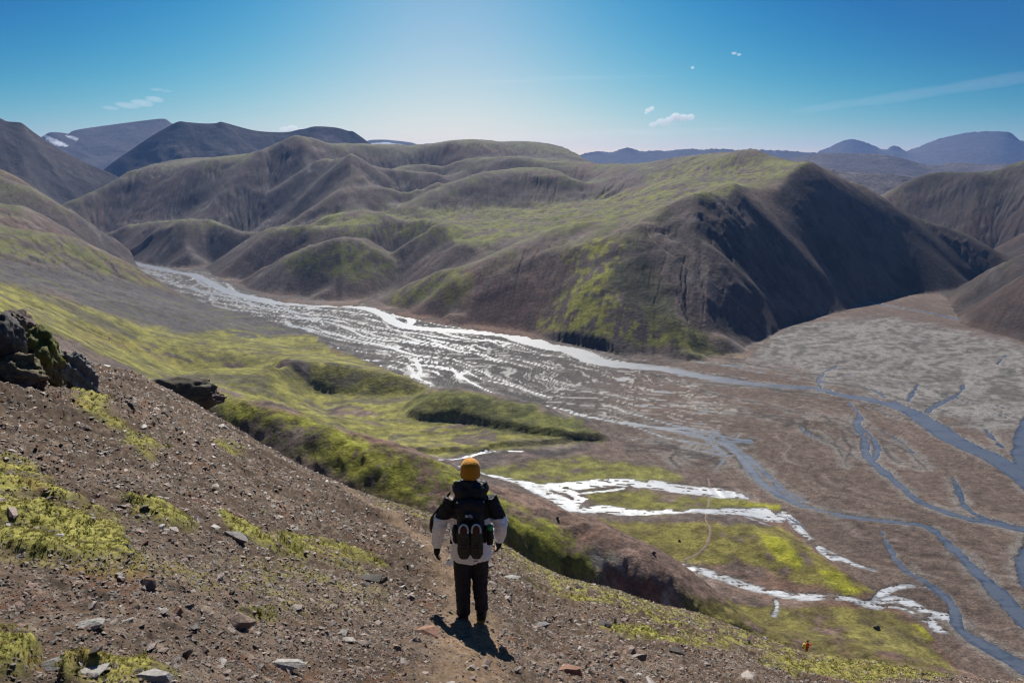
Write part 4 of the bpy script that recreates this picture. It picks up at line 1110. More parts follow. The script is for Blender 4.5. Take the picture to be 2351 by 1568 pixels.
# ----------------------------------------------------------------- stones
def hull_rock(seed, flat=0.6, n=16):
    r = random.Random(seed)
    bm = bmesh.new()
    for k in range(n):
        v = Vector((r.gauss(0, 1), r.gauss(0, 1), r.gauss(0, 1))).normalized() * r.uniform(0.75, 1.0)
        bm.verts.new((v.x * 0.62, v.y * 0.5, v.z * 0.5 * flat))
    res = bmesh.ops.convex_hull(bm, input=bm.verts)
    bmesh.ops.delete(bm, geom=[g for g in res['geom_interior'] if isinstance(g, bmesh.types.BMVert)], context='VERTS')
    bmesh.ops.triangulate(bm, faces=bm.faces)
    me = bpy.data.meshes.new('rock'); bm.to_mesh(me); bm.free()
    return me
def stone_mat(name, instancer):
    m, nt, b = new_mat(name)
    tc = nt.nodes.new('ShaderNodeTexCoord')
    n = noise_node(nt, 6.0, 6, 0.7, tc.outputs['Object'])
    if instancer:
        at = nt.nodes.new('ShaderNodeAttribute'); at.attribute_type = 'INSTANCER'; at.attribute_name = 'tint'
        base = at.outputs['Color']
    else:
        oi = nt.nodes.new('ShaderNodeObjectInfo')
        base = ramp_node(nt, oi.outputs['Random'], [(0.0, (0.075, 0.062, 0.055)), (0.3, (0.15, 0.108, 0.088)), (0.55, (0.20, 0.15, 0.125)), (0.75, (0.16, 0.085, 0.058)), (0.9, (0.30, 0.26, 0.235)), (1.0, (0.36, 0.33, 0.31))])
    r = ramp_node(nt, n.outputs['Fac'], [(0.3, (0.62,) * 3), (0.7, (1.3,) * 3)])
    nt.links.new(mul_color(nt, base, r), b.inputs['Base Color'])
    b.inputs['Roughness'].default_value = 0.55; b.inputs['Specular IOR Level'].default_value = 0.5
    bp = nt.nodes.new('ShaderNodeBump'); bp.inputs['Strength'].default_value = 0.4; bp.inputs['Distance'].default_value = 0.02
    nt.links.new(n.outputs['Fac'], bp.inputs['Height']); nt.links.new(bp.outputs['Normal'], b.inputs['Normal'])
    return m
M_STONE, M_GRAVEL = stone_mat('stone', False), stone_mat('gravel_stone', True)
ROCKS = [hull_rock(900 + k, 0.55 + 0.05 * (k % 4), 13 + k % 6) for k in range(10)]
for r in ROCKS: r.materials.append(M_STONE)
def put_rock(px, py, size, k, rz=0.0, tilt=0.0, label=None, mesh=None, sink=0.25, name='rock', group=None, mat=None, sc=(1, 1, 1)):
    p = near_hit(px, py)
    d = p.length
    sz = size * d / FPX                                   # size given in photo points across
    me = mesh or ROCKS[k % 10]
    if mat: me = me.copy(); me.materials.clear(); me.materials.append(mat)
    o = link(name, me)
    o.location = p + Vector((0, 0, sz * (0.5 * 0.6 - sink) * sc[2]))
    o.scale = (sz * sc[0], sz * sc[1], sz * sc[2]); o.rotation_euler = (tilt, tilt * 0.6, rz)
    tag(o, label, 'rock', group)
    return o
PALE = plain_mat('pale_stone', (0.29, 0.275, 0.255), 0.85, 0.3, 0.35, 7.0, 0.5)
REDS = plain_mat('red_stone', (0.24, 0.13, 0.09), 0.85, 0.3, 0.35, 7.0, 0.5)
DARKS = plain_mat('dark_stone', (0.060, 0.052, 0.048), 0.85, 0.3, 0.4, 7.0, 0.5)
GREYS = plain_mat('grey_stone', (0.16, 0.15, 0.145), 0.85, 0.3, 0.4, 7.0, 0.5)
BROWNS = plain_mat('brown_stone', (0.18, 0.13, 0.105), 0.85, 0.3, 0.4, 7.0, 0.5)
put_rock(982, 1452, 68, 1, 0.2, 0.1, 'low reddish slab of rock left of the hiker\'s shadow', mat=REDS, sc=(1, 0.7, 0.5))
put_rock(548, 1432, 62, 2, 0.6, 0.2, 'chunky brown rock below a tuft of yellow moss, casting a dark shadow', mat=BROWNS, sc=(1, 0.9, 1.0))
put_rock(535, 1233, 62, 3, -0.4, 0.1, 'dark grey two-humped rock beside the thin moss strip', mat=GREYS, sc=(1.2, 0.7, 0.7))
put_rock(204, 1545, 78, 4, 0.9, 0.1, 'large pale stone near the bottom left corner', mat=PALE, sc=(1, 0.8, 0.55))
put_rock(352, 1558, 76, 5, 0.3, 0.0, 'pale stone at the bottom edge, right of the largest pale one', mat=PALE, sc=(1.1, 0.7, 0.5))
put_rock(645, 1527, 76, 6, 0.1, 0.1, 'flat pale grey stone in the brown scree, lower left of the hiker', mat=PALE, sc=(1.2, 0.7, 0.5))
put_rock(845, 1335, 58, 7, 0.5, 0.1, 'dark rounded rock at the end of the moss strip left of the hiker', mat=DARKS, sc=(1.2, 0.8, 0.8))
put_rock(205, 1435, 50, 8, 0.5, 0.1, 'pale pink stone among dark gravel on the left', mat=PALE, sc=(1.1, 0.8, 0.6))
put_rock(1170, 1328, 42, 9, 0.3, 0.0, 'bright flat stone right of the hiker\'s knees', mat=PALE, sc=(1.2, 0.6, 0.45))
put_rock(1245, 1440, 46, 0, 0.8, 0.1, 'pale upright stone right of the hiker\'s shadow', mat=GREYS, sc=(0.9, 0.7, 0.9))
put_rock(1388, 1437, 44, 1, 1.2, 0.2, 'dark stone sunk in the moss, right of the pale upright stone', mat=DARKS, sc=(1.1, 0.8, 0.8))
put_rock(1555, 1500, 40, 3, 0.2, 0.3, 'dark pointed stone on the heathery slope at the lower right', mat=DARKS)
put_rock(120, 1535, 62, 2, 0.2, 0.2, 'grey stone between two moss cushions at the bottom left', mat=GREYS, sc=(1, 0.9, 0.7))
put_rock(1310, 1545, 56, 5, 0.7, 0.2, 'reddish brown wedge of rock at the bottom edge, right of centre', mat=REDS, sc=(1.0, 0.8, 0.8))
nrock = 0
rr = random.Random(5)
taken = []
while nrock < 286:
    px = rr.uniform(-40, 2250); py = rr.uniform(930, 1600)
    az, te = ray(px, py)
    if te > -float(np.interp(math.tan(az), UT, TT)) - 0.075: continue
    if 960 < px < 1200 and 1380 < py < 1520 and rr.random() < 0.9: continue
    p = near_hit(px, py)
    sz = rr.lognormvariate(0, 0.42) * (9 + 8 * (py - 900) / 650)
    k = rr.randrange(10)
    o = link('rock', ROCKS[k])
    f = sz * p.length / FPX
    fl = rr.uniform(0.55, 1.0)
    o.location = p + Vector((0, 0, f * 0.06)); o.scale = (f * rr.uniform(0.8, 1.3), f * rr.uniform(0.7, 1.1), f * fl)
    o.rotation_euler = (rr.uniform(-0.5, 0.5), rr.uniform(-0.5, 0.5), rr.uniform(0, 6.3))
    tag(o, 'small angular stone lying loose on the near scree slope', 'rock', 'loose stones on the near slope')
    nrock += 1
# ---- gravel and moss tufts: far too many to count
def scatter(name, objs, pts, rot, scl, tint):
    me = bpy.data.meshes.new(name)
    n = len(pts)
    me.vertices.add(n); me.vertices.foreach_set('co', np.asarray(pts, np.float32).ravel())
    for nm, ty, arr, key in (('rot', 'FLOAT_VECTOR', rot, 'vector'), ('scl', 'FLOAT_VECTOR', scl, 'vector')):
        a = me.attributes.new(nm, ty, 'POINT'); a.data.foreach_set(key, np.asarray(arr, np.float32).ravel())
    a = me.attributes.new('tint', 'FLOAT_COLOR', 'POINT')
    c4 = np.ones((n, 4), np.float32); c4[:, :3] = tint
    a.data.foreach_set('color', c4.ravel())
    a = me.attributes.new('pick', 'INT', 'POINT'); a.data.foreach_set('value', RNG.integers(0, len(objs), n).astype(np.int32))
    c = bpy.data.collections.new(name + '_pieces')
    for i, m in enumerate(objs):
        c.objects.link(bpy.data.objects.new('%s_piece_%02d' % (name, i), m))
    ng = bpy.data.node_groups.new(name + '_scatter', 'GeometryNodeTree')
    ng.interface.new_socket('Geometry', in_out='INPUT', socket_type='NodeSocketGeometry')
    ng.interface.new_socket('Geometry', in_out='OUTPUT', socket_type='NodeSocketGeometry')
    N, Lk = ng.nodes, ng.links
    gi, go = N.new('NodeGroupInput'), N.new('NodeGroupOutput')
    m2p = N.new('GeometryNodeMeshToPoints'); iop = N.new('GeometryNodeInstanceOnPoints'); ci = N.new('GeometryNodeCollectionInfo')
    ci.inputs['Collection'].default_value = c; ci.inputs['Separate Children'].default_value = True; ci.inputs['Reset Children'].default_value = True
    iop.inputs['Pick Instance'].default_value = True
    def attr(nm, ty):
        q = N.new('GeometryNodeInputNamedAttribute'); q.data_type = ty; q.inputs['Name'].default_value = nm
        return q.outputs['Attribute']
    Lk.new(gi.outputs[0], m2p.inputs['Mesh']); Lk.new(m2p.outputs[0], iop.inputs['Points']); Lk.new(ci.outputs[0], iop.inputs['Instance'])
    e2r = N.new('FunctionNodeEulerToRotation'); Lk.new(attr('rot', 'FLOAT_VECTOR'), e2r.inputs[0]); Lk.new(e2r.outputs[0], iop.inputs['Rotation'])
    Lk.new(attr('scl', 'FLOAT_VECTOR'), iop.inputs['Scale']); Lk.new(attr('pick', 'INT'), iop.inputs['Instance Index'])
    Lk.new(iop.outputs[0], go.inputs[0])
    o = link(name, me)
    md = o.modifiers.new('scatter', 'NODES'); md.node_group = ng
    return tag(o, kind='stuff')
def sample_near(n, wfun, dmax=60.0):
    ln = RNG.uniform(math.log(2.2), math.log(dmax), n * 3); a = RNG.uniform(-0.80, 0.75, n * 3)
    i = np.clip(((ln - LN[0]) / (LN[1] - LN[0])).astype(int), 0, NRN - 2); j = np.clip(((a - AN[0]) / (AN[1] - AN[0])).astype(int), 0, NAN_ - 2)
    keep = RNG.random(n * 3) < wfun(i, j, np.exp(ln))
    ln, a, i, j = ln[keep][:n], a[keep][:n], i[keep][:n], j[keep][:n]
    d = np.exp(ln); x, y = d * np.sin(a), d * np.cos(a)
    return x, y, near_z(x, y), d, i, j
x_, y_, z_n, d_, i_, j_ = sample_near(175000, lambda i, j, d: np.clip(1 - 1.3 * mossn[i, j] - 0.45 * thin[i, j], 0.02, 1) * (1 - 0.85 * pathm[i, j]) * (0.35 + 0.65 * sstep(-0.5, 0.4, m1[i, j] + m2[i, j])))
n_ = len(x_)
sz = np.exp(RNG.normal(0, 0.5, n_)) * 0.0165 * (d_ / 6) ** 0.78
tints = np.array([(0.075, 0.060, 0.052), (0.15, 0.105, 0.085), (0.20, 0.150, 0.125), (0.17, 0.085, 0.058), (0.27, 0.225, 0.20), (0.40, 0.37, 0.35), (0.11, 0.095, 0.088)])
tc_ = np.array([0.98, 0.95, 0.87]) * tints[RNG.choice(7, n_, p=[.25, .27, .19, .15, .06, .02, .06])] * RNG.uniform(0.75, 1.25, (n_, 1))
ROCKS_G = [hull_rock(950 + k, 0.5 + 0.06 * (k % 4), 10 + k % 3) for k in range(8)]
for r in ROCKS_G: r.materials.append(M_GRAVEL)
scatter('gravel', ROCKS_G, np.stack([x_, y_, z_n + sz * 0.12], -1), np.stack([RNG.uniform(-.6, .6, n_), RNG.uniform(-.6, .6, n_), RNG.uniform(0, 6.28, n_)], -1),
        np.stack([sz * RNG.uniform(.8, 1.5, n_), sz * RNG.uniform(.8, 1.2, n_), sz * RNG.uniform(.5, 1.1, n_)], -1), tc_)
def tuft_mesh(seed):
    r = random.Random(seed); V, F = [], []
    for k in range(13):
        a = r.uniform(0, 6.28); lean = r.uniform(0.15, 0.9); L = r.uniform(0.6, 1.0); w = r.uniform(0.05, 0.10)
        bx, by = r.uniform(-.35, .35), r.uniform(-.35, .35)
        dx, dy = math.cos(a), math.sin(a); i0 = len(V)
        V += [(bx - dy * w, by + dx * w, -0.15), (bx + dy * w, by - dx * w, -0.15), (bx + dx * lean * L * .5 + dy * w * .8, by + dy * lean * L * .5 - dx * w * .8, L * .55), (bx + dx * lean * L * .5 - dy * w * .8, by + dy * lean * L * .5 + dx * w * .8, L * .55), (bx + dx * lean * L * 1.1, by + dy * lean * L * 1.1, L * .85)]
        F += [(i0, i0 + 1, i0 + 2), (i0, i0 + 2, i0 + 3), (i0 + 3, i0 + 2, i0 + 4)]
    me = mesh_np('tuft', V, F, smooth=False)
    me.materials.append(M_TUFT)
    return me
M_TUFT, nt, b = new_mat('moss_tuft')
at = nt.nodes.new('ShaderNodeAttribute'); at.attribute_type = 'INSTANCER'; at.attribute_name = 'tint'
nt.links.new(at.outputs['Color'], b.inputs['Base Color']); b.inputs['Roughness'].default_value = 0.8; b.inputs['Specular IOR Level'].default_value = 0.15
tl = nt.nodes.new('ShaderNodeBsdfTranslucent'); mx = nt.nodes.new('ShaderNodeMixShader'); mx.inputs[0].default_value = 0.35
nt.links.new(at.outputs['Color'], tl.inputs['Color'])
nt.links.new(b.outputs[0], mx.inputs[1]); nt.links.new(tl.outputs[0], mx.inputs[2]); nt.links.new(mx.outputs[0], nt.nodes['Material Output'].inputs['Surface'])
x_, y_, z_n, d_, i_, j_ = sample_near(110000, lambda i, j, d: np.clip(np.maximum(wm[i, j] * 1.0, wt[i, j] * 0.55), 0.004, 1) , 70.0)
n_ = len(x_)
sz = np.exp(RNG.normal(0, 0.5, n_)) * 0.0115 * (d_ / 6) ** 0.75
tc_ = np.array([(0.25, 0.222, 0.062), (0.33, 0.295, 0.085), (0.17, 0.150, 0.048), (0.27, 0.195, 0.07)])[RNG.choice(4, n_, p=[.4, .3, .2, .1])] * np.array([0.84, 0.88, 0.86]) * RNG.uniform(0.75, 1.25, (n_, 1))
scatter('moss', [tuft_mesh(40 + k) for k in range(6)], np.stack([x_, y_, z_n], -1), np.stack([RNG.uniform(-.3, .3, n_), RNG.uniform(-.3, .3, n_), RNG.uniform(0, 6.28, n_)], -1),
        np.stack([sz * 1.5, sz * 1.5, sz * RNG.uniform(.4, 0.9, n_)], -1), tc_)

# ----------------------------------------------------------------- boulders and crags
def boulder(name, label, loc, size, rz, seed, mat, sub=5, planes=16, rough=0.10, moss=0.0, cat='rock'):
    r = random.Random(seed)
    bm = bmesh.new(); bmesh.ops.create_icosphere(bm, subdivisions=sub, radius=1.0)
    P = [(Vector((r.gauss(0, 1), r.gauss(0, 1), r.gauss(0, .8))).normalized(), r.uniform(0.55, 0.85)) for k in range(planes)]
    co = np.array([v.co[:] for v in bm.verts])
    for nrm, h in P:
        nv = np.array(nrm[:]); t = co @ nv - h
        co = co - np.clip(t, 0, None)[:, None] * nv[None] * 0.92
    nn = fbm(co[:, 0] * 2.2 + seed, co[:, 1] * 2.2 + co[:, 2] * 1.7, 4, seed) + 0.6 * ridged(co[:, 0] * 3 + co[:, 2] * 2.6, co[:, 1] * 3 - co[:, 2] * 2.1, 4, seed + 9)
    n2_ = fbm(co[:, 0] * 13, co[:, 1] * 13 + co[:, 2] * 11, 3, seed + 4)
    u = co / (np.linalg.norm(co, axis=1, keepdims=True) + 1e-6)
    co = co + u * (rough * nn + rough * 0.35 * n2_)[:, None]
    F = np.array([[v.index for v in f.verts] for f in bm.faces]); bm.free()
    co = co * np.asarray(size)[None]
    base = np.asarray(mat, np.float32)
    Cc = base[None] * (1 + 0.55 * nn + 0.5 * n2_)[:, None].clip(0.35, 1.9)
    if moss:
        up = sstep(0.25, 0.75, u[:, 2] + 0.5 * nn) * moss
        Cc = Cc + (np.asarray((0.10, 0.105, 0.022)) * (1 + 0.5 * n2_[:, None]) - Cc) * up[:, None]
    o = link(name, mesh_np(name, co, F, Cc, smooth=True), M_BOULDER)
    o.location = loc; o.rotation_euler = (0, 0, rz)
    return tag(o, label, cat)
M_BOULDER = ground_mat('boulder_rock', [2.5, 11.0], [0.3, 0.4], 0.8, 9.0, 0.85, 0.3, 0.06)
def at_pix(px, py, d):
    az, te = ray(px, py)
    return Vector((d * math.sin(az), d * math.cos(az), te * d))
boulder('boulder', 'dark basalt block with a flat top at the left edge of the slope', at_pix(-2, 790, 17.0), (0.52, 0.6, 0.66), 0.2, 61, (0.055, 0.052, 0.052))
boulder('boulder', 'rough brown boulder behind the dark basalt block at the left edge', at_pix(28, 756, 19.5), (0.55, 0.6, 0.45), 0.7, 62, (0.085, 0.064, 0.055), rough=0.16)
boulder('boulder', 'tall grey lichen-covered rock face right of the mossy hollow', at_pix(162, 868, 19.0), (0.42, 0.6, 0.66), -0.5, 63, (0.10, 0.097, 0.097), rough=0.17)
boulder('boulder', 'brown crumbling rock under the dark basalt block', at_pix(25, 868, 16.5), (0.75, 0.6, 0.42), 0.1, 64, (0.10, 0.070, 0.055), rough=0.16, moss=0.4)
boulder('boulder', 'moss-covered hump between the dark block and the grey rock face', at_pix(98, 838, 18.5), (0.55, 0.7, 0.75), 0.4, 65, (0.075, 0.062, 0.04), rough=0.15, moss=1.0)
boulder('crag', 'dark rocky crag standing behind the scree edge on the left', at_pix(402, 912, 130), (8.4, 5.0, 3.0), 0.3, 66, (0.042, 0.032, 0.025), rough=0.13, moss=0.15, cat='crag')
boulder('crag', 'small jagged dark tooth at the right end of the dark crag', at_pix(480, 914, 128), (2.6, 2.4, 1.2), 0.1, 67, (0.085, 0.055, 0.042), rough=0.2, cat='crag')

for bx_, by_, bw_, lb_, q in BOULDERS_LATER:
    gx_, gy_ = terrain_hit(bx_, by_)
    gz_ = float(terrain_z(np.array([gx_]), np.array([gy_]))[0]); sz_ = bw_ * math.hypot(gx_, gy_, gz_) / FPX / 2
    boulder('boulder', lb_, Vector((gx_, gy_, gz_ + sz_ * 0.45)), (sz_, sz_ * 0.9, sz_ * 0.85), q * 0.9, 80 + q, (0.05, 0.042, 0.036), sub=3)

# ----------------------------------------------------------------- the hikers
def ring_tube(bm, pts, n=16, caps=True):
    """closed tube through (x, y, z, rx, ry) with elliptical sections, its ends rounded"""
    P = [Vector(p[:3]) for p in pts]
    rings = []
    for i, p in enumerate(pts):
        t = (P[min(i + 1, len(P) - 1)] - P[max(i - 1, 0)]).normalized()
        side = Vector((1, 0, 0)); side = (side - t * side.dot(t))
        if side.length < 0.2: side = Vector((0, 1, 0)) - t * t.y
        side.normalize(); fwd = t.cross(side)
        rings.append([bm.verts.new(P[i] + side * (p[3] * math.cos(2 * math.pi * k / n)) + fwd * (p[4] * math.sin(2 * math.pi * k / n))) for k in range(n)])
    for a, b in zip(rings[:-1], rings[1:]):
        for k in range(n):
            bm.faces.new((a[k], a[(k + 1) % n], b[(k + 1) % n], b[k]))
    if caps:
        bm.faces.new(rings[0][::-1]); bm.faces.new(rings[-1])
def ellipsoid(bm, c, r, rot=None, seg=20):
    m = Matrix.Translation(Vector(c)) @ (rot.to_4x4() if rot else Matrix.Identity(4)) @ Matrix.Diagonal((*r, 1))
    bmesh.ops.create_uvsphere(bm, u_segments=seg, v_segments=seg // 2 + 2, radius=1.0, matrix=m)
def fuse(name, build, mat, parent, voxel=0.012, smooth=4, wrinkle=0.0, wscale=9.0, dec=None):
    """several volumes grown together into one continuous skin"""
    bm = bmesh.new(); build(bm)
    bmesh.ops.recalc_face_normals(bm, faces=bm.faces)
    me = bpy.data.meshes.new(name); bm.to_mesh(me); bm.free()
    tmp = bpy.data.objects.new(name, me); col.objects.link(tmp)
    m = tmp.modifiers.new('r', 'REMESH'); m.mode = 'VOXEL'; m.voxel_size = voxel; m.use_smooth_shade = True
    if smooth:
        q = tmp.modifiers.new('s', 'SMOOTH'); q.iterations = smooth; q.factor = 0.5
    dg = bpy.context.evaluated_depsgraph_get()
    out = bpy.data.meshes.new_from_object(tmp.evaluated_get(dg))
    bpy.data.objects.remove(tmp); out.name = name
    n = len(out.vertices)
    co = np.empty(n * 3, np.float32); out.vertices.foreach_get('co', co); co = co.reshape(-1, 3)
    if wrinkle:
        no = np.empty(n * 3, np.float32); out.vertices.foreach_get('normal', no); no = no.reshape(-1, 3)
        w = ridged(co[:, 0] * wscale * 0.7 + co[:, 1] * wscale, co[:, 2] * wscale * 1.3 + 0.6 * fbm(co[:, 0] * 6, co[:, 1] * 6 + co[:, 2] * 4, 2, 3), 3, 17)
        co = co + no * (wrinkle * (w - 0.8))[:, None]
        out.vertices.foreach_set('co', co.ravel())
    for p in out.polygons: p.use_smooth = True
    out.materials.clear()
    return link(name, out, mat, parent)
def two_tone(name, zsplit, low, high, nscale=25):
    m, nt, b = new_mat(name)
    tc = nt.nodes.new('ShaderNodeTexCoord'); sp = nt.nodes.new('ShaderNodeSeparateXYZ'); nt.links.new(tc.outputs['Object'], sp.inputs[0])
    n = noise_node(nt, nscale, 4, 0.6, tc.outputs['Object'])
    st = math_node(nt, 'GREATER_THAN', sp.outputs['Z'], zsplit)
    mx = nt.nodes.new('ShaderNodeMix'); mx.data_type = 'RGBA'
    nt.links.new(st, mx.inputs[0]); mx.inputs[6].default_value = (*low, 1); mx.inputs[7].default_value = (*high, 1)
    r = ramp_node(nt, n.outputs['Fac'], [(0.3, (0.88,) * 3), (0.7, (1.08,) * 3)])
    nt.links.new(mul_color(nt, mx.outputs[2], r), b.inputs['Base Color'])
    b.inputs['Roughness'].default_value = 0.62; b.inputs['Specular IOR Level'].default_value = 0.3
    bp = nt.nodes.new('ShaderNodeBump'); bp.inputs['Strength'].default_value = 0.25; bp.inputs['Distance'].default_value = 0.01
    nt.links.new(n.outputs['Fac'], bp.inputs['Height']); nt.links.new(bp.outputs['Normal'], b.inputs['Normal'])
    return m
M_SKIN = plain_mat('skin', (0.48, 0.29, 0.21), 0.6, 0.3, 0.05)
M_JACKET = two_tone('jacket_cloth', 1.205, (0.92, 0.92, 0.97), (0.012, 0.013, 0.017))
M_TROUSER = plain_mat('trouser_cloth', (0.017, 0.019, 0.027), 0.75, 0.3, 0.25, 30, 0.3)
M_BLACK = plain_mat('black_nylon', (0.010, 0.011, 0.014), 0.6, 0.35, 0.3, 40, 0.3)
M_GLOVE = plain_mat('glove_fleece', (0.012, 0.013, 0.018), 0.85, 0.2, 0.3, 60, 0.3)
M_BEANIE = plain_mat('beanie_wool', (0.62, 0.27, 0.018), 0.9, 0.15, 0.2, 70, 0.5, 0.3)
M_BOOT = plain_mat('boot_leather', (0.020, 0.018, 0.017), 0.7, 0.3, 0.3, 40, 0.3)
M_SOLEY = plain_mat('boot_sole', (0.30, 0.24, 0.05), 0.8, 0.2, 0.2, 40)
M_SHOE = plain_mat('shoe_upper', (0.050, 0.049, 0.042), 0.8, 0.25, 0.35, 45, 0.4)
M_RIM = plain_mat('shoe_rim', (0.55, 0.58, 0.62), 0.7, 0.3, 0.1, 40)
M_INSOLE = plain_mat('shoe_lining', (0.085, 0.032, 0.024), 0.9, 0.2, 0.3, 40)
M_GREEN = plain_mat('green_plastic', (0.02, 0.30, 0.07), 0.4, 0.5, 0.1, 40)
M_LOGO = plain_mat('logo_print', (0.50, 0.56, 0.66), 0.6, 0.3, 0.05)
M_LOGOD = plain_mat('logo_print_dark', (0.16, 0.16, 0.20), 0.6, 0.3, 0.05)
def hand(bm, c, d, s, curl=0.35):
    """palm, four fingers and a thumb below the wrist c, hanging along d; s = +1 right, -1 left"""
    d = Vector(d).normalized(); c = Vector(c)
    across = Vector((0, 1, 0)); across = (across - d * across.dot(d)).normalized()
    inn = Vector((-s, 0, 0)); inn = (inn - d * inn.dot(d)).normalized()
    for k, o in enumerate((-0.030, -0.010, 0.010, 0.030)):
        a0 = c + across * o * 0.8; a1 = c + across * o + d * 0.085
        pts = [(*(a0 + d * 0.0), 0.015, 0.017), (*(a0 + d * 0.045), 0.017, 0.018), (*a1, 0.014, 0.014)]
        L = (0.066, 0.076, 0.074, 0.060)[k]
        p1 = a1 + (d * 0.92 + inn * curl).normalized() * L * 0.5; p2 = p1 + (d * 0.7 + inn * (curl + 0.4)).normalized() * L * 0.5
        pts += [(*p1, 0.0115, 0.0115), (*p2, 0.0095, 0.0095)]
        ring_tube(bm, pts, 10)
    t0 = c + across * 0.028 + d * 0.02
    t1 = t0 + (across * 0.8 + d * 0.7 + inn * 0.3).normalized() * 0.042; t2 = t1 + (d + inn * 0.4 + across * 0.2).normalized() * 0.035
    ring_tube(bm, [(*t0, 0.016, 0.016), (*t1, 0.0135, 0.0135), (*t2, 0.010, 0.010)], 10)

